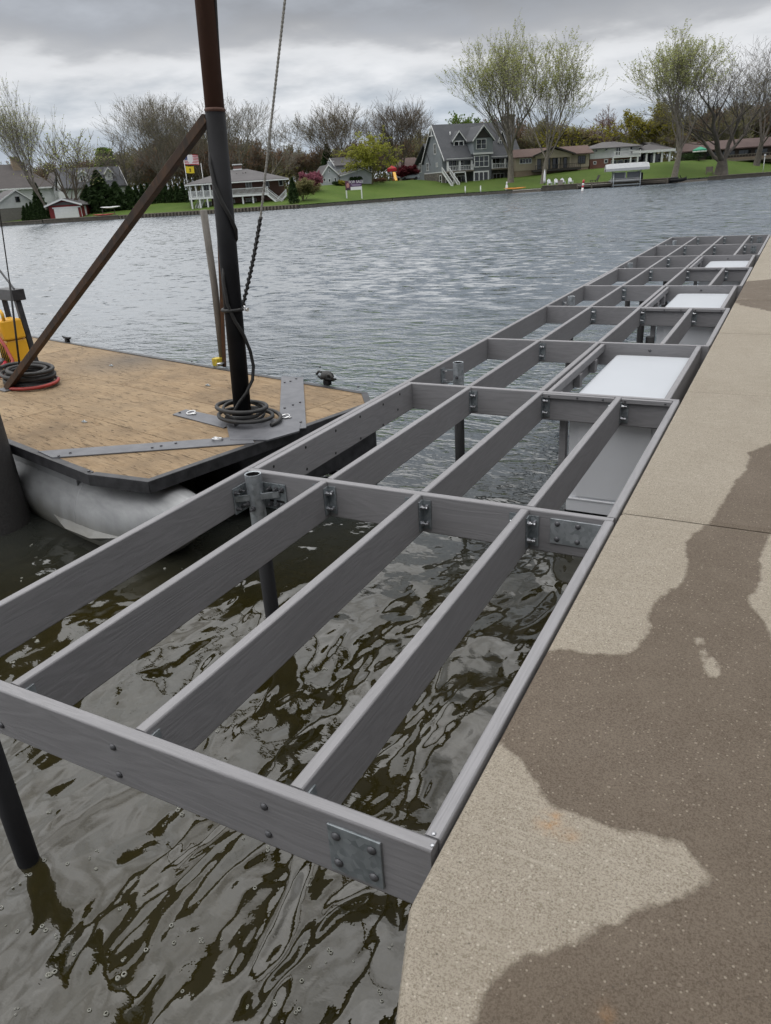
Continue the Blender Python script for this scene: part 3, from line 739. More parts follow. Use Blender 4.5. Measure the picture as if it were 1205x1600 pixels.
# deck plates
def flat(pts, z0, z1, name, mat):
    m = MB(); ar = sum(pts[i][0]*pts[(i+1) % len(pts)][1]-pts[(i+1) % len(pts)][0]*pts[i][1] for i in range(len(pts)))
    if ar < 0: pts = pts[::-1]
    m.poly([tuple(p[:2]) for p in pts], z0, z1); return m.build(name, mat, barge, bevel=.0015)
zt = ZB+.0015
pA = flat([BL(60, 707), BL(392, 683), BL(398, 694), BL(82, 717)], zt, zt+.010, 'deck_plate', 'steel')
pB = flat([BL(270, 649), BL(291, 641), BL(372, 659), BL(350, 670)], zt, zt+.0085, 'deck_plate', 'steel')
pC = flat([BL(440, 589), BL(474, 591), BL(479, 670), BL(436, 676)], zt, zt+.0095, 'deck_plate', 'steel')
pD = flat([BL(352, 657), BL(420, 655), BL(470, 664), BL(468, 676), BL(420, 690), BL(360, 690)], zt, zt+.014, 'mast_base_plate', 'steel')
for par, lst in ((pA, ((238, 700), (252, 697), (275, 693), (92, 713), (110, 708))), (pB, ((281, 645),)), (pC, ((445, 598), (454, 596), (463, 592), (445, 638), (458, 633), (469, 629), (470, 660)))):
    for px, py in lst:
        p = BL(px, py, zt+.01); m = MB(); m.tube([(p.x, p.y, zt+.009), (p.x, p.y, zt+.018)], .010, 6, smooth=False); m.build('deck_bolt', 'boltd', par)
for px, py in ((139, 737), (500, 574), (560, 605), (300, 565)):
    p = BL(px, py, ZB+.004); m = MB(); m.tube([(p.x, p.y, ZB+.003), (p.x, p.y, ZB+.014)], .011, 6, smooth=False); m.build('deck_bolt', 'boltd', barge)
def dring(px, py, rot, par):
    p = BL(px, py, zt+.012); m = MB(); R0 = .036
    m.tube([(p.x+R0*c_(a)*1.1, p.y+R0*s_(a)*.95, zt+.020+.006*s_(a+rot)) for a in [2*PI*k/20 for k in range(21)]], .0065, 8, False)
    m.build('lashing_ring', 'chrome', par)
    m = MB(); q = (p.x+R0*c_(rot), p.y+R0*s_(rot)); m.box(q[0]-.022, q[1]-.014, zt+.009, q[0]+.022, q[1]+.014, zt+.022); m.build('ring_clip', 'chrome', par, bevel=.004)
dring(299, 646, 0.0, pB); dring(340, 687, 2.8, pA); dring(446, 652, 0.2, pC)
for px, py, r0 in ((132, 660, .5), (174, 572, .2), (325, 603, 1.0)):
    p = BL(px, py, ZB); m = MB(); m.box(p.x-.028, p.y-.010, ZB+.001, p.x+.028, p.y+.012, ZB+.009); m.tube([(p.x-.02, p.y, ZB+.008), (p.x, p.y+.006, ZB+.016), (p.x+.02, p.y-.004, ZB+.008)], .005, 6); m.build('deck_clip', 'galv', barge)
def cleat(px, py, sc=1.0):
    p = BL(px, py, ZB); m = MB()
    m.box(p.x-.035*sc, p.y-.02*sc, ZB+.004, p.x+.035*sc, p.y+.02*sc, ZB+.045*sc)
    m.tube([(p.x-.12*sc, p.y, ZB+.075*sc), (p.x-.07*sc, p.y, ZB+.06*sc), (p.x+.07*sc, p.y, ZB+.06*sc), (p.x+.12*sc, p.y, ZB+.07*sc)], [.008*sc, .016*sc, .016*sc, .008*sc], 8)
    return m.build('cleat', 'black', barge)
cleat(106, 535); cleat(512, 602)

# mast: black lower pipe, brown primed upper pipe, with a jib out of sight above
mb0 = BL(381, 660); 
def at_mast(px, py): return along(mb0, px, py)
mtop = at_mast(347-11, 172); mdir = (mtop-mb0)
m0 = Vector((mb0.x, mb0.y, ZB+.012)); m1 = mtop
md = (m1-m0).normalized(); m2 = m1+md*3.6
rm = .068
m = MB(); m.cyl(m0, m1, rm, n=28); mast = m.build('mast', 'mast', barge)
m = MB(); m.cyl(m1+md*.001, m2, rm-.003, n=28); m.build('mast_upper_pipe', 'rustpipe', mast)
m = MB(); m.tube([m1-md*.012, m1-md*.004, m1+md*.004, m1+md*.012], [rm, rm+.004, rm+.004, rm-.003], 28, False); m.build('weld_collar', 'rustpipe', mast)
jib = m2+Vector((1.05, -.35, .25))
m = MB(); m.cyl(m2-md*.1, jib, .035, n=14); m.build('jib_arm', 'rustpipe', mast)
# flat gussets at the mast foot
for ang in (.4, 2.0, 3.6, 5.2):
    d = Vector((c_(ang), s_(ang), 0)); m = MB(); m.bar(m0+d*(rm-.005)+Vector((0, 0, .01)), m0+d*(rm+.09)+Vector((0, 0, .01)), .012, .05); m.build('gusset', 'paintblk', mast)
# diagonal brace of rusty square tube
bt = at_mast(324, 184); bb = BL(12, 606, ZB+.02)
m = MB(); m.bar(bb, bt, .062, .062); br_ = m.build('brace', 'rust', barge, bevel=.004)
m = MB(); m.bar(bt+Vector((-.03, 0, -.02)), m1-md*.10, .05, .03); m.build('brace_lug', 'rust', br_)
m = MB(); m.box(bb.x-.09, bb.y-.07, ZB+.003, bb.x+.09, bb.y+.07, ZB+.013); m.build('brace_foot', 'steel', br_)

def world(p): return BO_+bax*p[0]+bay*p[1]+Vector((0, 0, p[2]))
def top_obj(m, name, mat, label, cat, group=None):           # barge coordinates -> a thing of its own
    c = min((world(v) for v in m.v), key=lambda q: q.z).copy()
    m.v = [tuple(world(v)-c) for v in m.v]
    return tag(m.build(name, mat, None, c), label, cat, group)
def spiral(n, f): return [f(i/n) for i in range(n+1)]
# hydraulic hose wound up the mast and coiled round its foot
side = lambda t_, ang, r: m0+md*t_+(bax*0+Vector((c_(ang), s_(ang), 0)))*r
rh = random.Random(2); path = []
cx, cy = m0.x, m0.y
for i in range(150):
    a = i/150*2*PI*3.6; k = i/150
    R0 = .215+.045*math.sin(a*.37+1)+.045*c_(a-.4)*(k < .55)-.14*max(0, k-.45)
    path.append(Vector((cx+.01+R0*1.12*c_(a), cy+R0*.86*s_(a), ZB+.030+.030*(i/36)+.02*math.sin(a*.5))))
def smooth_path(P, it=2):
    for _ in range(it): P = [P[0]]+[(P[i-1]+P[i]*2+P[i+1])/4 for i in range(1, len(P)-1)]+[P[-1]]
    return P
m = MB(); m.tube(smooth_path(path), .0155, 10); top_obj(m, 'hydraulic_hose', 'rubber', 'black hydraulic hose coiled on the deck round the mast foot', 'hose')
vdir = ontoB(BO_+Vector((-FW.x, -FW.y, 0)).normalized())     # towards the camera, in barge axes
def front(px, py, k=1.0): return at_mast(px, py)+vdir*(rm+.012)*k
def side_path(L_): return smooth_path([front(*q) for q in L_], 1)
m = MB(); m.tube(side_path([(352, 395, -.2), (350, 405, .5), (351, 434, .9), (356, 478, 1), (370, 500, 1), (384, 520, .7), (393, 548, .2), (397, 575, -.2), (398, 592, .1), (388, 612, .9), (374, 626, 1), (367, 640, .6), (364, 655, .5)]), .013, 9)
top_obj(m, 'hydraulic_line', 'rubber', 'black hose crossing the mast below the clamp down to the coil', 'hose')
m = MB(); m.tube(side_path([(336, 180, -.9), (331, 205, -.3), (328, 232, .2), (330, 256, .6), (337, 290, 1), (349, 315, 1.05), (364, 339, .9), (372, 360, .4), (371, 374, 0), (363, 385, -.5), (352, 395, -.9)]), .014, 9)
top_obj(m, 'control_hose', 'rubber', 'thick black hose spiralling round the upper black mast', 'hose')
m = MB(); m.tube(side_path([(334, -60, .1), (337, 0, .1), (340, 60, .1), (344, 115, .1), (347, 168, -.2), (349, 190, -.7)]), .010, 8)
top_obj(m, 'mast_cable', 'rubber', 'thin black cable running up the right side of the brown mast pipe', 'cable')
path = [Vector((cx+.02+.15*(1+.1*k)*c_(a), cy+.16*s_(a), ZB+.05+.10*math.sin(a*.5)**2)) for k, a in [(j/40, 1.0+j/40*2*PI*1.3) for j in range(41)]]
m = MB(); m.tube(smooth_path(path), .012, 9); top_obj(m, 'mast_foot_cable', 'rubber', 'short black cable looped loosely over the hose coil', 'cable')

# rope clamp and rope
clp = at_mast(381, 483); t_c = (clp-m0).dot(md)
m = MB(); m.tube([side(t_c, a, rm+.012) for a in [2*PI*k/20 for k in range(21)]], .013, 8, False)
cb = top_obj(m, 'choker_rope', 'rubber', 'black choker rope looped round the mast below the rope end', 'rope')
sh = at_mast(383, 482)+Vector((.02, -.03, 0))
m = MB()
m.tube([sh+Vector((.022*c_(a), 0, .028*s_(a))) for a in [PI*k/10 for k in range(11)]], .007, 8); m.cyl(sh+Vector((-.045, 0, 0)), sh+Vector((.045, 0, 0)), .008, n=8); m.cyl(sh+Vector((.035, 0, 0)), sh+Vector((.05, 0, 0)), .014, n=8)
top_obj(m, 'shackle', 'chrome', 'bright steel shackle joining the hanging rope to the mast', 'shackle')
r0 = sh+Vector((0, 0, .03)); r1 = at_mast(408, 340)+Vector((.03, -.03, 0)); r2 = at_mast(445, 0)+Vector((.05, -.04, 0)); r3 = jib+Vector((0, 0, 0))
def twist(a, b, sag, n, rb, tw, amp):
    P = []; R = []
    for i in range(n+1):
        k = i/n; P.append(a.lerp(b, k)+Vector((-sag*math.sin(k*PI), 0, 0))); R.append(rb*(1+amp*math.sin(k*tw)))
    return P, R
P, R = twist(r0, r1, -.012, 120, .013, 190, .22)
P = [p+Vector((.004*math.sin(i*.8), .004*c_(i*.8), 0)) for i, p in enumerate(P)]
m = MB(); m.tube(P, R, 8); sleeve = m
P, R = twist(r1, r2, .0, 170, .0085, 330, .18); P2, R2 = twist(r2, r3, 0, 60, .0085, 160, .18)
m = MB(); m.tube(P+P2[1:], R+R2[1:], 7)
rope = top_obj(m, 'hanging_rope', 'rope', 'grey twisted rope hanging from the mast jib with black sleeve', 'rope')
c = rope.location.copy(); sleeve.v = [tuple(world(v)-c) for v in sleeve.v]; sleeve.build('chafe_sleeve', 'rubber', rope)

# two loose poles standing in a yellow bracket on the far edge
pb = BL(349, 571); 
def at_p(px, py): return along(pb, px, py)
m = MB(); m.tube([at_p(349, 572)+Vector((-.03, .02, 0)), at_p(335, 450)+Vector((-.02, .02, 0)), at_p(318, 328)], [.034, .036, .036], 14); top_obj(m, 'wooden_pole', 'greywood', 'weathered grey pole standing at the far edge of the barge', 'pole')
m = MB(); m.bar(at_p(351, 573), at_p(341, 330), .036, .036); top_obj(m, 'rusty_pole', 'rust2', 'thin rusty square pole behind the mast', 'pole')
m = MB(); b0 = at_p(343, 572); m.box(b0.x-.055, b0.y-.05, ZB+.002, b0.x+.035, b0.y+.03, ZB+.085); m.v = [(x, y, z) for x, y, z in m.v]; ob = m.build('pole_bracket', 'yellow2', barge, bevel=.006)
m = MB(); m.cyl((b0.x+.05, b0.y-.06, ZB+.03), (b0.x+.05, b0.y+.03, ZB+.03), .014, n=8); m.build('bracket_pin', 'chrome', ob)

# black bag of line on the far cleat
cq = BL(512, 600, ZB); m = MB(); rg = random.Random(4); rings = []
for i, (z, q) in enumerate(((.0, .6), (.015, .8), (.04, .8), (.065, .55), (.075, .2))):
    rings.append([(cq.x+.085*q*c_(2*PI*k/14)*(1+rg.uniform(-.14, .14)), cq.y+.07*q*s_(2*PI*k/14)*(1+rg.uniform(-.14, .14)), ZB+.048+z) for k in range(14)])
m.loft(rings, True, True); m.tube([(cq.x+.05, cq.y-.03, ZB+.10), (cq.x+.10, cq.y-.05, ZB+.11), (cq.x+.14, cq.y-.05, ZB+.06)], .012, 8); m.tube([(cq.x-.05, cq.y, ZB+.10), (cq.x-.10, cq.y, ZB+.11), (cq.x-.12, cq.y-.02, ZB+.08)], .012, 8)
top_obj(m, 'line_bag', 'rubber', 'small black bundle of line wrapped on the far bow cleat', 'rope bundle')

# hydraulic power pack at the left edge: black frame and yellow housing
hp = BL(8, 585)
pack = thing('power_pack', 'yellow hydraulic power pack in a black frame at the left edge', 'power pack', world(Vector((hp.x-.16, hp.y+.22, ZB))), BA)
def pk(m, name, mat, par=None, bevel=.006): return m.build(name, mat, par or pack, bevel=bevel)
m = MB(); m.box(-.30, -.20, .0, .24, .24, .05); pk(m, 'base_tray', 'paintblk')
m = MB(); m.ext([(-.15, .05), (.16, .05), (.13, .34), (-.13, .34)], 'y', -.10, .12); hs = pk(m, 'lower_housing', 'yellow', bevel=.015)
for k in range(5):
    m = MB(); m.box(-.11+.05*k, -.106, .08, -.095+.05*k, -.101, .30); pk(m, 'cooling_slot', 'hole', hs, 0)
m = MB(); m.ext([(-.17, .345), (.15, .345), (.12, .56), (-.14, .56)], 'y', -.12, .12); uh = pk(m, 'upper_housing', 'yellow', bevel=.02)
m = MB(); m.tube([(-.13, -.06, .55), (-.13, -.06, .63), (-.08, -.06, .66), (.06, -.06, .66), (.10, -.06, .63), (.10, -.06, .55)], .018, 8); pk(m, 'lift_handle', 'yellow', uh, 0)
m = MB(); m.box(-.05, -.126, .40, .0, -.121, .44); pk(m, 'switch', 'hole', uh, 0)
m = MB(); m.cyl((-.02, -.12, .50), (-.02, -.155, .50), .032, n=12); pk(m, 'filler_cap', 'white', uh, 0)
m = MB(); m.bar((-.30, .16, .05), (-.30, .16, .80), .05, .05); pk(m, 'upright', 'paintblk')
m = MB(); m.bar((.12, .16, .05), (.04, .16, .76), .06, .06); pk(m, 'upright', 'paintblk')
m = MB(); m.box(-.33, .10, .74, .10, .24, .86); pk(m, 'top_panel', 'paintblk')
m = MB(); m.bar((.04, .16, .86), (-.28, .16, 1.10), .02, .02); pk(m, 'roof_strut', 'paintblk')
m = MB(); m.ext([(-.30, 0), (.22, 0), (.22, .03), (-.02, .30), (-.06, .30), (-.30, .06)], 'y', -.215, -.20); pk(m, 'side_plate', 'paintblk')
for k, (x, y, z, mt) in enumerate(((.12, -.17, .10, 'cream'), (.17, -.19, .13, 'redlite'), (.20, -.14, .09, 'cream'), (.15, -.20, .16, 'boltd'), (.07, -.19, .12, 'cream'))):
    m = MB(); m.cyl((x, y, z), (x+.04, y-.05, z-.03), .026, .020, n=12); pk(m, 'hose_fitting', mt, None, 0)
hw = Vector((hp.x-.16, hp.y+.22, ZB))
m = MB(); m.tube(smooth_path([hw+Vector(q) for q in ((.0, -.14, .47), (.10, -.18, .44), (.20, -.16, .30), (.30, -.12, .14), (.36, -.20, .04), (.42, -.36, .025), (.34, -.5, .022))], 1), .018, 10)
top_obj(m, 'red_hose', 'red', 'dull red hose running down from the yellow power pack', 'hose')
hc = BL(50, 600, ZB); rg = random.Random(9); path = []
for i in range(260):
    a = i/260*2*PI*7.3; lay = int(i/52)
    R0 = .29+.05*math.sin(a*.31)-.022*(i % 52)/52+.015*math.sin(a*1.7)
    path.append(Vector((hc.x-.02+R0*1.15*c_(a+2.2)+.02*math.sin(lay*2.1), hc.y+R0*.70*s_(a+2.2), ZB+.022+.030*i/52)))
m = MB(); m.tube(smooth_path(path), .0195, 9); top_obj(m, 'hose_coil', 'rubber', 'coil of thick black hydraulic hose lying on the plywood at left', 'hose coil')
path = [Vector((hc.x+.05+.36*c_(a), hc.y-.02+.235*s_(a), ZB+.02+.03*k)) for k, a in [(j/24, -1.6+j/24*2.6) for j in range(25)]]
m = MB(); m.tube(path, .017, 9); top_obj(m, 'red_hose_loop', 'red', 'red hose loop along the right side of the black hose coil', 'hose')
# thin black cable hanging to the power pack
q0 = BL(33, 590, ZB+.05); m = MB(); m.tube([q0, along(q0, 15, 440)+Vector((0, 0, 0))], .011, 8); q1 = along(q0, 15, 440); q2 = along(q0, -12, 250)
m.tube([q1, q2, q2+(q2-q1)*.8], .006, 7); top_obj(m, 'whip_cable', 'rubber', 'thin black whip cable rising beside the yellow power pack', 'cable')

# large dark pile at the left edge of the picture
bR = G(47, 800, 0); rs = .30
dv = Vector((bR.x, bR.y, 0)).normalized(); perp = Vector((dv.y, -dv.x, 0))
pc = bR-perp*rs-dv*.10
tl = Vector((-.10, 0, 2.6))
m = MB(); n = 36; rings = []
for k, z in enumerate((-1.4, .0, .04, .09, .6, 1.2, 1.8)):
    e = .012 if z < .08 else 0
    rings.append([(rs*(1+e)*c_(2*PI*j/n)-.035*z, rs*(1+e)*s_(2*PI*j/n), z) for j in range(n)])
m.loft(rings, True, True)
tag(m.build('mooring_pile', 'pile', None, (pc.x, pc.y, 0)), 'thick dark rough pile standing in the water at the left edge', 'pile')

# ------------------------------------------------------------------ the far shore: ground
def lerp_tab(tab, x):
    if x <= tab[0][0]: return tab[0][1]
    for (a, va), (b, vb) in zip(tab, tab[1:]):
        if x <= b: return va+(vb-va)*(x-a)/(b-a)
    return tab[-1][1]
SHD = [(-700, 235), (-300, 205), (0, 180), (150, 162), (345, 146), (470, 143), (600, 156), (700, 163), (850, 162), (1045, 164), (1205, 188), (1500, 230), (1800, 260)]
BACK = [(-700, 350), (0, 336), (75, 332), (140, 325), (200, 322), (250, 316), (300, 315), (400, 308), (450, 304), (500, 290), (560, 286), (600, 284), (650, 281), (700, 284), (750, 280), (800, 277), (850, 271), (900, 266), (950, 262), (1000, 256), (1050, 252), (1100, 250), (1205, 247), (1800, 225)]
def shore_d(px): return lerp_tab(SHD, px)
BD = 26.0                                                   # depth of the lawn up to the house line
def azpt(px, dist):                                          # ground direction of a photo column (taken on the horizon)
    hz = 293-(px-602)*.065
    return HD(px, hz, dist)
def zback(px): 
    return HD(px, lerp_tab(BACK, px), shore_d(px)+BD).z
def zat(p, py):                                             # height over a ground point that shows at a photo row
    lo, hi = p.z, p.z+80
    for _ in range(40):
        z = (lo+hi)/2; d = Vector((p.x, p.y, z))-CAM; y = 800-FPX*d.dot(UP)/d.dot(FW)
        if y > py: lo = z
        else: hi = z
    return lo-p.z
def ground(px, e):
    if e <= 0: return 0.0
    wall = .62; zb = max(zback(px), .9)
    if e < 1.0: return wall
    k = min(1, (e-1)/(BD-1)); k2 = k*k*(3-2*k)*.45+k*.55
    z = wall+(zb-wall)*k2
    if e > BD: z += (e-BD)*.012
    return z
def spot(px, e):
    p = azpt(px, shore_d(px)+e); p.z = ground(px, e); return p
t = NT('lawn'); v = t.coord('Object'); n1_ = t.noise(v, .12, 4, .6); n2_ = t.noise(v, 1.1, 5, .65); n3_ = t.noise(v, 9, 3, .7)
col = t.mix(t.rng(n1_, .35, .65), (.062, .108, .015), (.088, .138, .024)); col = t.mix(t.math('MULTIPLY', t.rng(n2_, .5, .72), .5), col, (.12, .13, .04)); col = t.mix(t.math('MULTIPLY', n3_, .35), col, (.03, .055, .008))
M['grass'] = t.fin(col, .95, 0, t.bump(n3_, .05), .2)
cols = [-700, -500, -300, -150] + list(range(-50, 1260, 12)) + [1300, 1400, 1600, 1800]
es = [.35, 1.0, 3, 6, 10, 15, 20, 26, 40, 70, 130, 300, 700]
vs = []; fs = []
for px in cols:
    for e in es: p = spot(px, max(e, 1.0)); q = azpt(px, shore_d(px)+e); vs.append((q.x, q.y, p.z))
nE = len(es)
for i in range(len(cols)-1):
    for j in range(nE-1): a = i*nE+j; fs.append((a, a+1, a+nE+1, a+nE))
m = MB(); m.add(vs, fs, True); struct(m.build('lawn', 'grass'))

M['timber'] = simple('dark_seawall_timber', (.055, .047, .038), (.10, .088, .07), 1.5, .85, bump=.02)
M['stonewall'] = simple('grey_stone_bank', (.13, .12, .10), (.06, .055, .045), 2.5, .9, bump=.05)
M['capwood'] = simple('weathered_cap_board', (.22, .19, .15), (.14, .12, .10), 2, .8)
M['dockwhite'] = simple('pale_dock_panel', (.55, .52, .47), (.42, .39, .34), 1.5, .7)
def shorewall(pa_, pb_, name, mat, label, h=.62, cap='capwood', piles=0):
    o0 = spot((pa_+pb_)/2, 0); w_ = thing(name, label, 'seawall', (o0.x, o0.y, 0))
    n = max(2, int((pb_-pa_)/12)); P = [azpt(pa_+(pb_-pa_)*i/n, shore_d(pa_+(pb_-pa_)*i/n)) for i in range(n+1)]
    Q = [azpt(pa_+(pb_-pa_)*i/n, shore_d(pa_+(pb_-pa_)*i/n)+.5) for i in range(n+1)]
    m = MB(); rw = random.Random(int(pa_))
    m.loft([[(p.x-o0.x, p.y-o0.y, -1), (p.x-o0.x, p.y-o0.y, h-.02), (q.x-o0.x, q.y-o0.y, h-.02), (q.x-o0.x, q.y-o0.y, -1)] for p, q in zip(P, Q)], True, False); m.build('wall_face', mat, w_)
    if cap:
        m = MB(); m.loft([[(p.x*.9993-o0.x, p.y*.9993-o0.y, h-.02), (p.x*.9993-o0.x, p.y*.9993-o0.y, h+.10), (q.x-o0.x, q.y-o0.y, h+.10), (q.x-o0.x, q.y-o0.y, h-.02)] for p, q in zip(P, Q)], True, False); m.build('cap_board', cap, w_)
    if piles:
        k = 0; px = pa_+2
        while px < pb_-1:
            p = azpt(px, shore_d(px)-.12); m = MB(); m.cyl((p.x-o0.x, p.y-o0.y, -1), (p.x-o0.x, p.y-o0.y, h-.03), .17, n=7); m.build('wall_post', 'timber', w_); px += piles
    return w_
shorewall(-160, 62, 'seawall', 'stonewall', 'low stone seawall below the white garage at the far left')
shorewall(63, 182, 'seawall', 'timber', 'timber seawall in front of the red boathouse', .7)
shorewall(183, 465, 'seawall', 'timber', 'post and plank seawall under the white deck house', .62, 'capwood', 5.4)
shorewall(466, 612, 'seawall', 'stonewall', 'low dark bank below the for sale sign', .5, None)
shorewall(613, 800, 'seawall', 'stonewall', 'low stone edge along the lawn of the grey house', .5, None)
shorewall(801, 846, 'seawall', 'capwood', 'pale sandy landing beside the orange kayak', .45, 'dockwhite')
shorewall(847, 1060, 'seawall', 'timber', 'long timber quay below the row of chairs', .95)
shorewall(1061, 1108, 'seawall', 'capwood', 'bare earth bank under the two leaning trees', .4, None)
shorewall(1109, 1420, 'seawall', 'timber', 'dark seawall with pale cap at the far right', .7)

# ------------------------------------------------------------------ house kit
def sid(name, c, sc=5.5, amt=.12):
    t = NT(name); sx = t.n('ShaderNodeSeparateXYZ'); t.l(t.coord('Object'), sx.inputs[0]); fr = t.math('FRACT', t.math('MULTIPLY', sx.outputs[2], sc))
    n = t.noise(t.coord('Object'), .7, 4, .6); col = t.mix(t.rng(n, .35, .65), c, tuple(x*.86 for x in c))
    return t.fin(t.mix(t.math('MULTIPLY', t.rng(fr, .8, 1.0), .45), col, tuple(x*.5 for x in c)), .7, 0, t.bump(fr, .02))
def shing(name, a, b):
    t = NT(name); v = t.coord('Object', (1, 1, 2.2)); n = t.noise(v, 2.2, 4, .7); n2 = t.noise(v, .35, 3, .6)
    return t.fin(t.mix(t.rng(n2, .35, .65), t.mix(t.rng(n, .3, .7), a, b), a), .9, 0, t.bump(n, .03))
def bricky(name, a, b, mo, sc=3.4, w_=.24, h_=.08):
    t = NT(name); br = t.n('ShaderNodeTexBrick'); c = t.coord('Object', rot=(PI/2, 0, 0)); t.l(c, br.inputs['Vector']); br.inputs['Scale'].default_value = 1.0
    br.inputs['Brick Width'].default_value = w_; br.inputs['Row Height'].default_value = h_; br.inputs['Mortar Size'].default_value = .012
    br.inputs['Color1'].default_value = (*a, 1); br.inputs['Color2'].default_value = (*b, 1); br.inputs['Mortar'].default_value = (*mo, 1)
    n = t.noise(t.coord('Object'), 1.0, 4, .6); return t.fin(t.mix(t.math('MULTIPLY', n, .4), br.outputs['Color'], tuple(x*.6 for x in a)), .85)
def stones(name, a, b):
    t = NT(name); v = t.coord('Object'); c = t.vor(v, 2.6, out='Color'); sp_ = t.n('ShaderNodeSeparateColor'); t.l(c, sp_.inputs[0]); d = t.vor(v, 2.6, 'DISTANCE_TO_EDGE')
    col = t.mix(sp_.outputs[0], a, b); return t.fin(t.mix(t.rng(d, .02, .06, 1, 0), col, tuple(x*.35 for x in a)), .9, 0, t.bump(d, .05))
M['sid_grey'] = sid('blue_grey_siding', (.25, .275, .30)); M['sid_dk'] = sid('dark_grey_siding', (.12, .127, .14)); M['sid_white'] = sid('white_siding', (.66, .67, .68)); M['sid_tan'] = sid('tan_siding', (.42, .36, .27))
M['sid_pale'] = sid('pale_grey_siding', (.50, .52, .55)); M['sid_red'] = sid('red_siding', (.20, .022, .022), 4.0); M['sid_brown'] = sid('dark_brown_siding', (.045, .034, .028))
M['rf_dk'] = shing('charcoal_shingles', (.075, .078, .086), (.105, .107, .115)); M['rf_gr'] = shing('grey_shingles', (.098, .093, .094), (.135, .128, .128)); M['rf_br'] = shing('brown_shingles', (.098, .062, .052), (.13, .084, .070)); M['rf_db'] = shing('dark_brown_shingles', (.085, .055, .05), (.12, .08, .07)); M['rf_tp'] = shing('taupe_shingles', (.080, .072, .070), (.11, .098, .094))
M['brick_r'] = bricky('red_brick', (.22, .062, .040), (.17, .05, .035), (.24, .2, .17)); M['brick_b'] = bricky('brown_brick', (.19, .088, .064), (.14, .064, .05), (.17, .13, .11)); M['brick_g'] = bricky('grey_brick', (.20, .185, .17), (.14, .13, .12), (.25, .24, .22)); M['brick_t'] = bricky('tan_brick', (.28, .20, .13), (.22, .16, .10), (.3, .27, .22))
M['fieldstone'] = stones('fieldstone', (.21, .19, .165), (.10, .095, .088))
t = NT('window_glass'); M['glass'] = t.fin((.012, .015, .018), .06, 0, None, .6)
M['curtain'] = simple('curtained_glass', (.30, .31, .30), (.16, .17, .17), 2, .3)
M['trim'] = simple('white_trim', (.72, .73, .73), (.66, .67, .67), 2, .55)
M['deckw'] = simple('white_vinyl_rail', (.74, .75, .76), (.68, .69, .70), 2, .5)
M['darktrim'] = simple('dark_trim', (.03, .027, .024), (.045, .04, .035), 3, .7)
M['interior'] = simple('porch_shade', (.05, .05, .05), (.035, .035, .035), 2, .9)
M['concf'] = simple('far_concrete', (.30, .28, .25), (.24, .22, .20), 2, .9)

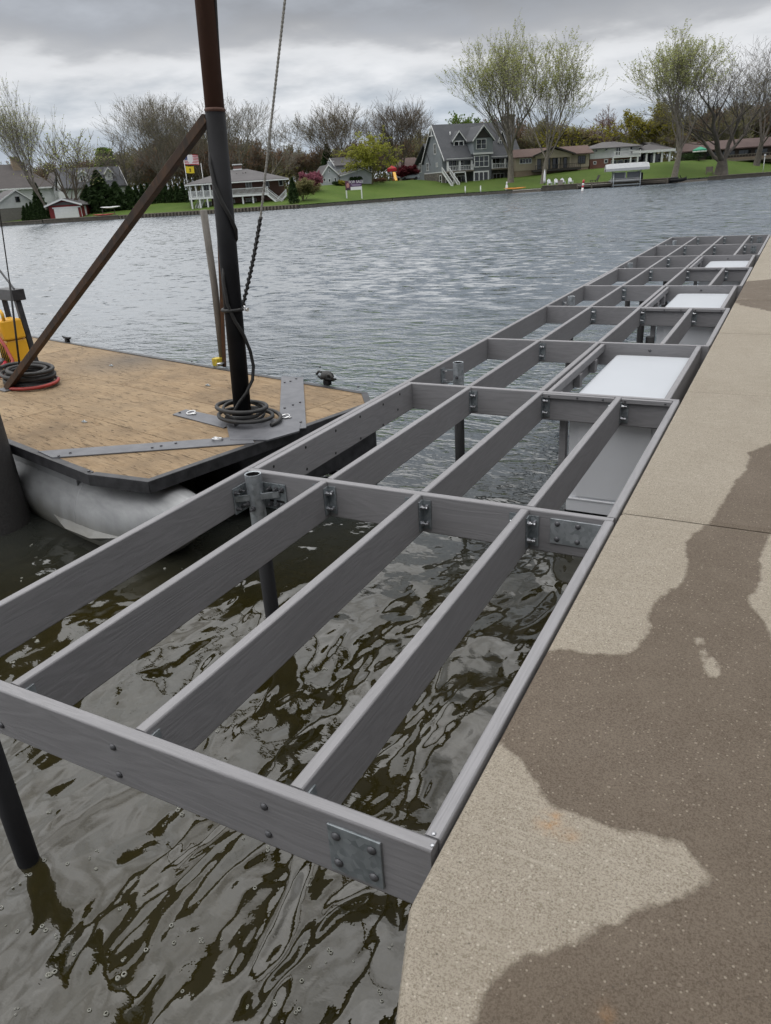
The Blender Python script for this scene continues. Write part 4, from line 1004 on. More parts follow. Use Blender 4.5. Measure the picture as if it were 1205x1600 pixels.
class House:
    def __init__(s, name, label, px, py, e, yaw, cat='house'):
        s.D = shore_d(px)+e; s.o = HD(px, py, s.D); d = Vector((s.o.x, s.o.y, 0)).normalized(); exv = Vector((d.y, -d.x, 0)); a = math.radians(yaw)
        s.ex = exv*math.cos(a)+d*math.sin(a); s.ey = d*math.cos(a)-exv*math.sin(a)
        s.r = thing(name, label, cat, s.o, math.atan2(s.ex.y, s.ex.x))
    def L(s, px, py, y=0.0):
        d = ray(px, py); k = (s.o+s.ey*y-CAM).dot(s.ey)/d.dot(s.ey); p = CAM+d*k-s.o; return p.dot(s.ex), p.z
    def X(s, px, py, y=0.0): return s.L(px, py, y)[0]
    def Z(s, px, py, y=0.0): return s.L(px, py, y)[1]
    def Yside(s, px, x=0.0, py=280):                          # depth at which the side plane x is seen in a photo column
        d = ray(px, py); o = s.o+s.ex*x; k = (o-CAM).dot(s.ex)/d.dot(s.ex); return (CAM+d*k-s.o).dot(s.ey)
    def box(s, name, mat, x0, x1, y0, y1, z0, z1, par=None):
        m = MB(); m.box(x0, y0, z0, x1, y1, z1); return m.build(name, mat, par or s.r)
    def gable_x(s, name, mat, x0, x1, y0, y1, ze, zr, yr=None, t_=.22, ov=.4, par=None):      # ridge along x
        yr = (y0+y1)/2 if yr is None else yr; m = MB(); g0 = (zr-ze)/(yr-y0); g1 = (zr-ze)/(y1-yr)
        m.ext([(y0-ov, ze-ov*g0), (yr, zr), (y1+ov, ze-ov*g1), (y1+ov, ze-ov*g1+t_), (yr, zr+t_*1.2), (y0-ov, ze-ov*g0+t_)][::-1], 'x', x0-ov, x1+ov); return m.build(name, mat, par or s.r)
    def gable_y(s, name, mat, x0, x1, y0, y1, ze, zr, t_=.22, ov=.35, par=None, xr=None):               # ridge along y, gable to the front
        xr = (x0+x1)/2 if xr is None else xr; m = MB(); g0 = (zr-ze)/(xr-x0); g1 = (zr-ze)/(x1-xr)
        m.ext([(x0-ov, ze-ov*g0), (xr, zr), (x1+ov, ze-ov*g1), (x1+ov, ze-ov*g1+t_), (xr, zr+t_*1.2), (x0-ov, ze-ov*g0+t_)], 'y', y0-ov, y1); return m.build(name, mat, par or s.r)
    def pent_y(s, name, mat, x0, x1, y0, y1, z0, ze, zr, par=None, xr=None):                   # wall block with a front gable
        xr = (x0+x1)/2 if xr is None else xr; m = MB(); m.ext([(x0, z0), (x1, z0), (x1, ze), (xr, zr), (x0, ze)], 'y', y0, y1); return m.build(name, mat, par or s.r)
    def pent_x(s, name, mat, x0, x1, y0, y1, z0, ze, zr, yr=None, par=None):
        yr = (y0+y1)/2 if yr is None else yr; m = MB(); m.ext([(y0, z0), (y0, ze), (yr, zr), (y1, ze), (y1, z0)], 'x', x0, x1); return m.build(name, mat, par or s.r)
    def rake_y(s, x0, x1, y, ze, zr, mat='trim', w_=.28, par=None, xr=None, ov=.35):                 # white barge boards on a front gable
        xr = (x0+x1)/2 if xr is None else xr; g0 = (zr-ze)/(xr-x0); g1 = (zr-ze)/(x1-xr)
        for a, b in (((x0-ov, ze-ov*g0), (xr, zr)), ((x1+ov, ze-ov*g1), (xr, zr))):
            m = MB(); m.ext([(a[0], a[1]-.04), (b[0], b[1]-.04), (b[0], b[1]+w_), (a[0], a[1]+w_)], 'y', y-.06, y+.02); m.build('barge_board', mat, par or s.r)
    def rake_x(s, y0, y1, x, ze, zr, mat='trim', w_=.28, yr=None, ov=.4, par=None):
        yr = (y0+y1)/2 if yr is None else yr; g0 = (zr-ze)/(yr-y0); g1 = (zr-ze)/(y1-yr)
        for a, b in (((y0-ov, ze-ov*g0), (yr, zr)), ((y1+ov, ze-ov*g1), (yr, zr))):
            m = MB(); m.ext([(a[0], a[1]-.04), (b[0], b[1]-.04), (b[0], b[1]+w_), (a[0], a[1]+w_)], 'x', x-.06, x+.02); m.build('barge_board', mat, par or s.r)
    def hip(s, name, mat, x0, x1, y0, y1, ze, zr, ins, t_=.18, ov=.5, par=None):
        a, b, c, d = x0-ov, x1+ov, y0-ov, y1+ov; ym = (c+d)/2; m = MB()
        vs = [(a, c, ze), (b, c, ze), (b, d, ze), (a, d, ze), (a, c, ze+t_), (b, c, ze+t_), (b, d, ze+t_), (a, d, ze+t_), (a+ins, ym, zr), (b-ins, ym, zr)]
        m.add(vs, [(0, 3, 2, 1), (0, 1, 5, 4), (1, 2, 6, 5), (2, 3, 7, 6), (3, 0, 4, 7), (4, 5, 9, 8), (5, 6, 9), (6, 7, 8, 9), (7, 4, 8)]); return m.build(name, mat, par or s.r)
    def win(s, x0, x1, z0, z1, y=0.0, nx=2, nz=1, frame='trim', pane='glass', par=None, side=None, fw=.11, name='window'):
        # frame proud of the wall, panes set back inside it; side='x' puts it on the left hand side wall at x=y, running along depth
        m = MB()
        def bx(mm, a, b, c, d, p, q):
            if side == 'x': mm.box(y-p, a, c, y-q, b, d)
            else: mm.box(a, y-p, c, b, y-q, d)
        bx(m, x0, x0+fw, z0, z1, .08, -.02); bx(m, x1-fw, x1, z0, z1, .08, -.02); bx(m, x0+fw, x1-fw, z0, z0+fw, .08, -.02); bx(m, x0+fw, x1-fw, z1-fw, z1, .08, -.02)
        iw = (x1-x0-2*fw)/nx
        for i in range(1, nx): xx = x0+fw+iw*i; bx(m, xx-fw*.4, xx+fw*.4, z0+fw, z1-fw, .075, -.02)
        ih = (z1-z0-2*fw)/nz
        for j in range(1, nz): zz = z0+fw+ih*j; bx(m, x0+fw, x1-fw, zz-fw*.25, zz+fw*.25, .065, -.02)
        f = m.build(name, frame, par or s.r)
        for i in range(nx):
            m = MB(); bx(m, x0+fw+iw*i+.001, x0+fw+iw*(i+1)-.001, z0+fw, z1-fw, .03, -.01); m.build('pane', pane, f)
        return f
    def pw(s, a, b, y=0.0, **k):                               # window from two photo corners
        xm = (a[0]+b[0])/2; ym = (a[1]+b[1])/2
        return s.win(s.X(a[0], ym, y), s.X(b[0], ym, y), s.Z(xm, b[1], y), s.Z(xm, a[1], y), y, **k)
    def post(s, x, y, z0, z1, r=.13, mat='trim', name='post'): return s.box(name, mat, x-r, x+r, y-r, y+r, z0, z1)
    def rail(s, a, b, z, h=1.0, mat='deckw', sp_=.45, name='railing', dz=0.0, solid=False):
        a = Vector((a[0], a[1], z)); b = Vector((b[0], b[1], z+dz)); m = MB(); u = Vector((0, 0, 1))
        m.bar(a+u*h, b+u*h, .10, .09); m.bar(a+u*.12, b+u*.12, .07, .07); ra = m.build(name, mat, s.r)
        L_ = (b-a).length; n = max(1, int(L_/sp_))
        m = MB()
        for i in range(n+1): q = a.lerp(b, i/n); m.box(q.x-.03, q.y-.03, q.z+.1, q.x+.03, q.y+.03, q.z+h-.04)
        bl = m.build('balusters', mat, ra); bl['kind'] = 'stuff'
        for q in (a, b): m = MB(); m.box(q.x-.07, q.y-.07, q.z, q.x+.07, q.y+.07, q.z+h+.12); m.build('rail_post', mat, ra)
        return ra
    def stairs(s, top, bot, wd, mat='deckw', rails=True, axis='x', stmat=None):
        n = 9; st = None
        d = Vector(bot)-Vector(top); nd = Vector((d.x, d.y, 0)).normalized(); sd = Vector((-nd.y, nd.x, 0))
        m = MB()
        for sg in (-1, 1): p = Vector(top)+sd*sg*wd/2; q = Vector(bot)+sd*sg*wd/2; m.bar(p, q, .08, .28)
        st = m.build('stairs', stmat or mat, s.r)
        for i in range(n):
            p = Vector(top)+d*((i+.5)/n); m = MB(); m.bar(p-sd*wd/2, p+sd*wd/2, .28, .06); m.build('tread', stmat or 'capwood', st)
        if rails:
            for sg in (-1, 1):
                p = Vector(top)+sd*sg*wd/2; q = Vector(bot)+sd*sg*wd/2; s.rail(p, q, p.z, .95, mat, .3, 'stair_railing', q.z-p.z)
        return st

# ------------------------------------------------------------------ grey lake house
H = House('lake_house', 'tall grey gabled lake house with white trim and two front stairs', 697, 290, 20, 24)
dep = 12.5; xr = H.X(812, 245); ze = H.Z(697, 248); zr = H.Z(700, 196, dep/2)
zf = H.Z(697, 268)                                          # main floor level
H.pent_x('upper_walls', 'sid_grey', 0, xr, 1.8, dep, zf, ze, zr-.25, dep/2)
H.box('lower_wall', 'fieldstone', -.03, xr+.03, 1.76, dep+.03, -1.2, zf)
H.gable_x('roof', 'rf_dk', 0, xr, 0, dep, ze, zr, dep/2, ov=.5)
H.rake_x(0, dep, -.52, ze, zr, ov=.5)
H.box('rear_wing', 'sid_grey', .4, 9, dep, dep+6, zf-2.5, ze-.6); H.gable_x('rear_roof', 'rf_dk', .4, 9, dep-3.5, dep+6, ze-.4, ze+3.6, dep-.1, ov=.5)
H.box('rear_base', 'fieldstone', .36, 9.04, dep+.01, dep+6.04, -1.2, zf-2.5)
# peak truss on the side gable
m = MB(); m.bar((-.55, dep/2-1.1, zr-2.0), (-.55, dep/2+1.1, zr-2.0), .12, .2); m.bar((-.55, dep/2, zr-2.0), (-.55, dep/2, zr-.1), .12, .2); m.build('gable_truss', 'trim', H.r)
for a, b, z0, z1 in ((5.0, 6.3, ze+1.2, ze+3.4), (9.6, 11.0, zf+.5, zf+2.2), (4.2, 5.2, zf+1.1, zf+2.0)): H.win(a, b, z0, z1, 0.0, nx=2, nz=2, side='x')
H.win(dep+2.6, dep+4.0, zf+.4, zf+2.4, .4, nx=2, nz=2, side='x')
m = MB(); m.box(-.05, 2.2, zf-.12, 0, dep, zf+.05); m.build('band_board', 'trim', H.r)
H.win(2.2, 3.4, .1, 2.2, -.03, nx=1, nz=2, side='x', name='side_door')
# porches either side of the bay, under the eave
bx0, bx1 = H.X(741, 250, -.8), H.X(768, 250, -.8)
for x0, x1 in ((0.2, bx0-.1), (bx1+.1, xr-.2)):
    H.box('porch_floor', 'capwood', x0, x1, -1.0, 1.75, zf-.25, zf)
    H.box('porch_beam', 'trim', x0, x1, -.35, -.05, ze-.45, ze-.05)
    n = 3
    for i in range(n): H.post(x0+.25+(x1-x0-.5)*i/(n-1), -.2, zf, ze-.45, .17, 'trim', 'porch_column')
    H.rail((x0+.2, -.9), (x1-.2, -.9), zf, 1.0, 'trim', .4)
    H.win(x0+1.2, x0+3.4, zf+.1, zf+2.5, 1.8, nx=2, nz=1, name='glazed_door')
    H.win(x0+3.9, x0+5.2, zf+.7, zf+2.4, 1.8, nx=1, nz=2)
H.win(.7, 2.6, -.3, 1.9, 1.76, nx=2, name='glazed_door'); H.win(bx1+1.6, bx1+4.6, -.3, 1.9, 1.76, nx=3, name='glazed_door'); H.win(3.6, 5.6, -.3, 1.9, 1.76, nx=2, name='glazed_door')
# centre bay
zb = H.Z(755, 290, -.8); zt_ = H.Z(755, 218, -.8); zp = H.Z(752, 197, -.8)
H.box('bay_lower', 'sid_dk', bx0, bx1, -.8, 1.7, zb-.6, H.Z(755, 240, -.8))
H.pent_y('bay_upper', 'sid_grey', bx0-.25, bx1+.25, -1.05, 5, H.Z(755, 240, -.8)+.002, zt_, zp-.2); H.gable_y('bay_roof', 'rf_dk', bx0-.25, bx1+.25, -1.05, 6, zt_, zp); H.rake_y(bx0-.25, bx1+.25, -1.42, zt_, zp)
m = MB(); xm_ = (bx0+bx1)/2; m.ext([(xm_-1.9, zt_+.35), (xm_+1.9, zt_+.35), (xm_, zp-.4)], 'y', -1.10, -1.052); m.build('gable_panel', 'darktrim', H.r)
H.box('bay_band', 'trim', bx0-.3, bx1+.3, -1.12, -1.052, H.Z(755, 241, -.8), H.Z(755, 239, -.8)+.1)
H.pw((744, 217), (760, 233), -1.05, nx=2, nz=2); H.pw((741, 243), (764, 261), -.8, nx=3, nz=2, fw=.16); H.pw((740, 267), (764, 284), -.8, nx=3, nz=1, fw=.3, name='patio_door')
# dormers
for a, b, pk_, py0, py1 in ((704, 729, 206, 231, 219), (775, 791, 205, 228, 218)):
    yy = 2.2; x0, x1 = H.X(a+4, py0, yy), H.X(b-3, py0, yy); z0 = H.Z((a+b)/2, py0, yy); z1 = H.Z((a+b)/2, py1, yy); z2 = H.Z((a+b)/2, pk_, yy)
    dm = H.pent_y('dormer', 'sid_dk', x0, x1, yy, dep/2, z0-.8, z1, z2-.15); H.gable_y('dormer_roof', 'rf_dk', x0, x1, yy, dep/2+.4, z1, z2, par=dm); H.rake_y(x0, x1, yy-.37, z1, z2, par=dm)
    H.win(x0+.15, x1-.15, z0, z1-.1, yy, nx=2, par=dm, fw=.2)
m = MB(); m.cyl((3.2, 4.2, zr-2.6), (3.2, 4.2, zr-1.4), .12, n=8); m.build('vent_pipe', 'trim', H.r)
# chimney and stairs
xc = H.X(797, 220, 4.5); H.box('chimney', 'fieldstone', xc-.8, xc+.8, 3.7, 5.3, ze, H.Z(797, 183, 4.5)); H.box('chimney_cap', 'darktrim', xc-.95, xc+.95, 3.55, 5.45, H.Z(797, 183, 4.5), H.Z(797, 180, 4.5))
for pa_, pb_ in (((690, 266), (697, 288)), ((803, 258), (818, 284))):
    x0 = H.X(pa_[0]+8, pa_[1], -1.6); H.stairs((x0, -1.0, zf-.1), (x0+.9, -4.6, -.6), 1.9, 'trim', True)
xs = H.X(718, 280, -1.2)
m = MB(); 
for q in (-1.3, 1.3): m.bar((xs+q*1.25, -1.5, -.5), (xs+q, -1.5, zf-.3), .22, .22)
m.bar((xs-1.4, -1.5, zf-.35), (xs+1.4, -1.5, zf-.35), .22, .22); m.build('porch_brace', 'trim', H.r)
H.box('ac_unit', 'concf', -1.3, -.4, 7.2, 8.0, -.4, .8)

# ------------------------------------------------------------------ brick house with the white deck
H = House('brick_house', 'brown brick house with white raised deck and grey hip roof', 300, 328, 7, -7)
zd = H.Z(300, 309); zr_ = H.Z(312, 288); W_ = H.X(447, 290); xs0 = H.X(360, 300)
H.box('lower_wall', 'brick_b', 3.6, W_-.6, 3.4, 12, -.8, zd-.2); H.box('upper_wall', 'brick_b', 2.6, W_-.4, 3.2, 12.2, zd-.2, zr_)
H.hip('roof', 'rf_gr', 0, W_, .4, 12.5, zr_-.05, H.Z(400, 263, 6.5), 8.0, ov=.7)
H.box('fascia', 'trim', -.66, W_+.66, -.36, -.30, zr_-.16, zr_+.05)
xd = H.X(420, 303)
H.box('deck_floor', 'deckw', -.2, xd, -.1, 3.15, zd-.35, zd)
for px in (300, 313, 325, 337, 349): H.post(H.X(px, 318), .05, -.7, zd-.35, .14, 'deckw', 'deck_post')
for px in (380, 396, 411): H.post(H.X(px, 315), .3, -.7, zd-.35, .14, 'deckw', 'deck_post')
for px in (297, 306, 317, 328, 339): H.post(H.X(px, 295), .05, zd, zr_-.02, .13, 'deckw', 'porch_column')
H.rail((-.1, .0), (xs0, .0), zd, 1.05, 'deckw', .22); H.rail((xs0+.2, .0), (xd-.1, .0), zd, 1.05, 'deckw', .22); H.rail((-.1, .1), (-.1, 3.0), zd, 1.05, 'deckw', .25)
H.box('privacy_panel', 'sid_white', -.05, xs0, 2.9, 3.1, zd, zd+1.0)
H.win(H.X(384, 290, 3.2), H.X(394, 290, 3.2), zd+.9, zd+2.2, 3.2, nx=2, nz=1, pane='curtain'); H.win(H.X(436, 290, 3.2), H.X(443, 290, 3.2), zd+1.1, zd+2.2, 3.2, nx=1); H.win(H.X(415, 290, 3.2), H.X(421, 290, 3.2), zd+1.0, zd+2.2, 3.2, nx=1)
H.win(H.X(316, 290, 3.2), H.X(328, 290, 3.2), zd+.1, zd+2.2, 3.2, nx=2, name='patio_door'); H.win(H.X(384, 312, 3.4), H.X(401, 312, 3.4), -.1, 1.4, 3.4, nx=3, pane='curtain'); H.win(H.X(362, 312, 3.4), H.X(367, 312, 3.4), -.8, 1.4, 3.4, nx=1, pane='curtain', name='door'); H.win(H.X(320, 312, 3.4), H.X(330, 312, 3.4), -.2, 1.3, 3.4, nx=2)
H.stairs((xd-.3, .7, zd-.1), (xd+2.6, -.3, -.5), 1.3, 'deckw'); H.stairs((xd+3.3, 1.4, zd-.6), (xd+.9, 1.2, -.5), 1.2, 'deckw')
H.stairs((2.2, 1.6, zd-.2), (1.0, .6, -.5), 1.0, 'deckw')
xc = H.X(372, 268, 7); ch = H.box('chimney', 'brick_b', xc-.8, xc+.8, 6.2, 7.4, zr_, H.Z(372, 259, 7)); H.box('chimney_cap', 'trim', xc-.95, xc+.95, 6.05, 7.55, H.Z(372, 258, 7), H.Z(372, 256.5, 7), ch); H.box('chimney_flashing', 'trim', xc-.9, xc+.9, 6.1, 6.15, H.Z(372, 267, 7), H.Z(372, 264, 7), ch)
for q in ((370, 273), (380, 272), (384, 271)): x, z = H.L(q[0], q[1], 4.0); m = MB(); m.cyl((x, 4.0, z-.6), (x, 4.0, z+.25), .12, n=8); m.build('roof_vent', 'darktrim', H.r)

# ------------------------------------------------------------------ red boathouse
H = House('boathouse', 'small red boathouse with a white door and grey roof', 80, 343, 1.4, -20, 'boathouse')
x1 = H.X(128, 335); ze = H.Z(80, 322); zr = H.Z(101, 312); dp = 9
H.pent_y('walls', 'sid_red', 0, x1, 0, dp, -.6, ze, zr-.15); H.gable_y('roof', 'rf_gr', 0, x1, 0, dp+.4, ze, zr, ov=.6); H.rake_y(0, x1, -.62, ze, zr, ov=.6)
m = MB(); m.ext([(.2, ze+.05), (x1-.2, ze+.05), (x1/2, zr-.35)], 'y', -.10, -.02); m.build('gable_panel', 'rf_gr', H.r)
dr = H.box('boat_door', 'trim', H.X(86, 335), H.X(124, 335), -.05, .03, -.5, H.Z(105, 325))
for k in range(4): z = -.4+k*.6; H.box('door_panel', 'white', H.X(86, 335)+.1, H.X(124, 335)-.1, -.085, -.051, z, z+.55, dr)
H.box('door_head', 'trim', H.X(82, 325), H.X(126, 325), -.14, -.0, H.Z(105, 325), H.Z(105, 323)); H.box('corner_board', 'trim', x1-.001, x1+.05, .02, .2, -.5, ze)
H.box('side_door', 'trim', x1-.01, x1+.06, 2.3, 3.3, -.5, ze-.3)

# ------------------------------------------------------------------ white garage, large far left house, cape house
H = House('white_garage', 'white gabled garage with grey brick base at the far left', 5, 347, 4, 14, 'garage')
xg0, xg1 = H.X(-6, 325), H.X(56, 325); ze = H.Z(5, 326); zr = H.Z(23, 298)
H.box('base_wall', 'brick_g', xg0, xg1, 0, 8, -1, ze); H.pent_y('gable_wall', 'sid_white', xg0-.05, xg1+.05, -.05, 8, ze+.002, ze+.8, zr-.2, xr=H.X(24, 300)); H.gable_y('roof', 'rf_gr', xg0, xg1, 0, 8.4, ze+.8, zr, xr=H.X(24, 300)); H.rake_y(xg0, xg1, -.37, ze+.8, zr, xr=H.X(24, 300))
H.pw((24, 307), (31, 316), -.05, nx=1, nz=1, frame='darktrim'); H.box('left_wing', 'sid_white', xg0-9, xg0-.1, 1, 8, -1, ze+2.0); H.gable_x('left_roof', 'rf_gr', xg0-9, xg0-.1, .6, 8.4, ze+2.0, zr+.6)
H = House('gabled_house', 'big dark roofed house with chimney behind the garage at far left', 0, 322, 22, 8)
x0, x1 = H.X(-40, 300), H.X(88, 300); ze = H.Z(20, 296); H.box('walls', 'sid_white', x0, x1, 0, 12, -2.5, ze); H.hip('roof', 'rf_tp', x0, x1, 0, 12, ze, H.Z(42, 256, 6), 7, ov=.7)
H.box('fascia', 'trim', x0-.7, x1+.7, -.76, -.71, ze-.1, ze+.2); xc = H.X(25, 258, 5); ch = H.box('chimney', 'brick_t', xc-.9, xc+.9, 4.2, 5.8, ze, H.Z(25, 247, 5)); H.box('chimney_cap', 'concf', xc-1.0, xc+1.0, 4.1, 5.9, H.Z(25, 247, 5), H.Z(25, 245, 5), ch)
gx0, gx1 = H.X(82, 285, -1), H.X(104, 285, -1); H.pent_y('side_gable', 'sid_white', gx0, gx1, -1, 8, -2.5, H.Z(92, 290, -1), H.Z(89, 271, -1)); H.gable_y('side_gable_roof', 'rf_tp', gx0, gx1, -1, 8.2, H.Z(92, 290, -1), H.Z(89, 271, -1)+.2)
H = House('cape_house', 'low cape house with two white dormers behind evergreens at left', 112, 312, 26, 10)
x0, x1 = H.X(100, 290), H.X(196, 285); ze = H.Z(140, 292); zr = H.Z(150, 263, 5); H.box('walls', 'sid_white', x0, x1, .4, 9.6, -2.5, ze); H.pent_x('gable_walls', 'sid_white', x0, x1, .4, 9.6, ze-.5, ze, zr-.3, 5); H.gable_x('roof', 'rf_dk', x0, x1, 0, 10, ze, zr, ov=.3); H.rake_x(0, 10, x1+.34, ze, zr, ov=.3)
for a, b, py0, py1, pk_ in ((120, 142, 286, 273, 268), (163, 180, 281, 270, 264)):
    yy = 1.2; q0, q1 = H.X(a+3, py0, yy), H.X(b-3, py0, yy); z0 = H.Z((a+b)/2, py0, yy); z1 = H.Z((a+b)/2, py1, yy); z2 = H.Z((a+b)/2, pk_, yy)
    dm = H.pent_y('dormer', 'sid_white', q0, q1, yy, 5, z0-.6, z1, z2); H.gable_y('dormer_roof', 'rf_dk', q0, q1, yy, 5.2, z1, z2+.1, par=dm); H.rake_y(q0, q1, yy-.37, z1, z2+.1, par=dm); H.win(q0+.45, q1-.45, z0+.1, z1-.05, yy, nx=2, nz=1, par=dm, fw=.14)

# ------------------------------------------------------------------ pale gabled house in the middle
H = House('pale_house', 'pale grey house of several gables behind the for sale sign', 503, 288, 30, 12)
x0, x1 = H.X(502, 275), H.X(530, 275); ze = H.Z(505, 276); zr = H.Z(513, 259)
H.pent_y('front_gable', 'sid_pale', x0, x1, 0, 9, -1.5, ze, zr-.15, xr=H.X(513, 262)); H.gable_y('front_roof', 'rf_gr', x0, x1, 0, 9, ze, zr, xr=H.X(513, 262)); H.rake_y(x0, x1, -.37, ze, zr, xr=H.X(513, 262))
H.pw((513, 264), (516, 270), 0, nx=1); H.pw((505, 278), (509, 284), 0, nx=1); H.pw((513, 279), (517, 285), 0, nx=1); H.pw((522, 277), (526, 284), 0, nx=1)
x2, x3 = H.X(531, 280), H.X(580, 280); zg = H.Z(566, 264, -1.5); H.pent_y('garage_wall', 'sid_pale', x2+.02, x3, -1.5, 7, -1.5, H.Z(550, 274, -1.5), zg-.15, xr=H.X(566, 264)); H.gable_y('garage_roof', 'rf_gr', x2+.02, x3, -1.5, 7, H.Z(550, 274, -1.5), zg, xr=H.X(566, 264)); H.rake_y(x2+.02, x3, -1.87, H.Z(550, 274, -1.5), zg, 'trim', .2, xr=H.X(566, 264))
x4, x5 = H.X(525, 260, 5), H.X(576, 255, 5); zu = H.Z(545, 258, 5); zt_ = H.Z(533, 248, 9); H.pent_x('upper_wall', 'sid_pale', x4, x5, 5, 13, 0, zu, zt_-.2); H.gable_x('upper_roof', 'rf_gr', x4, x5, 5, 13, zu, zt_); H.rake_x(5, 13, x4-.42, zu, zt_)
for k in range(3): xx = x4+2.0+k*2.4; H.win(xx, xx+1.5, zu-1.7, zu-.3, 5, nx=2)
xc = H.X(521, 255, 5); ch = H.box('chimney', 'sid_pale', xc-.6, xc+.6, 7, 8.2, 0, H.Z(522, 252, 5)); H.box('chimney_cap', 'trim', xc-.7, xc+.7, 6.9, 8.3, H.Z(522, 252, 5), H.Z(522, 251, 5), ch)

# ------------------------------------------------------------------ dark red roofed house behind, with awning and cars
H = House('brown_roof_house', 'dark brown roofed house half hidden left of the grey house', 612, 281, 48, 0)
x0, x1 = H.X(612, 265), H.X(668, 265); H.box('walls', 'brick_b', x0, x1, 0, 9, -2, H.Z(630, 262)); H.hip('roof', 'rf_db', x0, x1, 0, 9, H.Z(630, 262), H.Z(645, 246, 4.5), 3.5); H.pw((616, 268), (622, 275), 0, nx=2)

# ------------------------------------------------------------------ tan ranch house
H = House('tan_house', 'tan bungalow with brown roof right of the twin budding trees', 806, 272, 24, 10)
W_ = H.X(921, 245); zf = H.Z(870, 264); ze = H.Z(806, 246); xg0, xg1 = H.X(836, 240, -1), H.X(893, 240, -1)
H.box('foundation', 'brick_t', .1, W_-.1, .1, 9.9, -2.5, zf+.1); H.box('walls', 'sid_tan', 0, W_, 0, 10, zf+.1, ze); H.gable_x('roof', 'rf_br', 0, W_, 0, 10, ze, H.Z(850, 233, 5), ov=.8)
H.pent_y('porch_gable', 'sid_tan', xg0, xg1, -1.5, 5, ze-.6, ze, H.Z(868, 231, -1.5)-.2); H.gable_y('porch_roof', 'rf_br', xg0, xg1, -1.5, 5.6, ze, H.Z(868, 231, -1.5)+.1, ov=.7); H.rake_y(xg0, xg1, -2.22, ze, H.Z(868, 231, -1.5)+.1, 'darktrim', .3, ov=.7)
for k in range(4): H.post(xg0+.3+(xg1-xg0-.6)*k/3, -1.3, zf, ze-.6, .12, 'sid_tan', 'porch_post')
H.box('deck', 'darktrim', xg0-.5, xg1+2, -2.2, -.02, zf-.35, zf); H.rail((xg0, -2.1), (xg1+1.8, -2.1), zf, .9, 'darktrim', .4)
for a, b in ((838, 846), (850, 860), (863, 876), (880, 886)): H.win(H.X(a, 255), H.X(b, 255), zf+.1, zf+2.3, 0, nx=1, frame='darktrim', name='porch_screen')
H.pw((903, 243), (915, 256), 0, nx=3, frame='darktrim'); H.win(.8, 3.6, ze-1.4, ze-.3, 0, nx=4, frame='trim')

# ------------------------------------------------------------------ white split level house
H = House('split_level_house', 'white split level house with red brick ground floor and balcony', 921, 262, 30, 16)
x1 = H.X(973, 245); x2 = H.X(997, 250); zm = H.Z(921, 249); ze = H.Z(921, 234); 
H.box('ground_floor', 'brick_r', .1, x2, .1, 10, -1.5, zm); H.box('upper_floor', 'sid_white', 0, x2+.1, 0, 10.1, zm+.002, ze); H.hip('roof', 'rf_gr', 0, x2+.1, 0, 10, ze, H.Z(960, 221, 5), 5, ov=.8)
for a, b in (((929, 233), (934, 238)), ((945, 231), (950, 236)), ((984, 229), (989, 234))): H.pw(a, b, 0, nx=1)
H.pw((962, 230), (970, 243), 0, nx=2, name='balcony_door'); H.pw((927, 252), (932, 257), .1, nx=1); H.pw((944, 249), (950, 255), .1, nx=1)
for k in range(4): xx = x1-2.6+k*1.5; H.win(xx, xx+1.35, -.3, zm-.45, .1, nx=1, name='glass_door')
H.box('balcony_floor', 'trim', H.X(958, 247, -1.5), x2, -1.6, -.01, zm-.1, zm+.2); H.rail((H.X(960, 247, -1.5), -1.5), (x2-.1, -1.5), zm+.2, 1.0, 'trim', .3)
for px in (958, 985, 996): H.post(H.X(px, 252, -1.4), -1.4, -.8, zm-.1, .15, 'trim')
px0, px1 = H.X(992, 240, -1), H.X(1052, 238, -1); zp = H.Z(1000, 239, -1)
H.box('patio_wall', 'sid_dk', px0+.5, px1-1.2, 5.8, 6.1, -.5, zp); H.hip('patio_roof', 'rf_gr', px0, px1, -.6, 8, zp+.25, zp+2.2, 6, ov=.5); H.box('patio_fascia', 'trim', px0-.5, px1+.5, -1.14, -1.101, zp-.05, zp+.45)
for px in (1010, 1022, 1034, 1046): H.post(H.X(px, 246, -.6), -.6, -.6, zp+.24, .2, 'trim', 'patio_column')
H.win(px0+2, px0+5, .2, zp-.3, 5.8, nx=3, frame='darktrim'); H.win(px0+6, px0+8.5, .2, zp-.3, 5.8, nx=2, frame='darktrim'); H.box('patio_slab', 'concf', px0, px1, -1.0, 6, -.9, -.45)

# ------------------------------------------------------------------ long dark ranch house at the right
H = House('long_ranch_house', 'long low dark house with brown roof behind the gnarled trees', 1068, 250, 36, 4)
x1 = H.X(1290, 225); ze = H.Z(1070, 236); H.box('walls', 'sid_brown', 0, x1, 0, 10, -2.5, ze); H.gable_x('roof', 'rf_db', 0, x1, 0, 10, ze, H.Z(1090, 224, 5), ov=1.0); H.box('base', 'brick_t', -.05, x1+.05, -.06, 10, -2.5, -.2)
k = 0
while 1.5+k*3.4 < x1-3: H.win(1.5+k*3.4, 4.2+k*3.4, .2, ze-.6, 0, nx=2, frame='darktrim'); k += 1
ch = H.box('chimney', 'brick_b', 3.0, 4.4, 4.2, 5.6, ze, H.Z(1078, 221, 5)); H.box('deck', 'capwood', 6, 22, -3.5, -.07, -1.0, -.7); H.rail((6, -3.4), (22, -3.4), -.7, 1.0, 'capwood', .6)

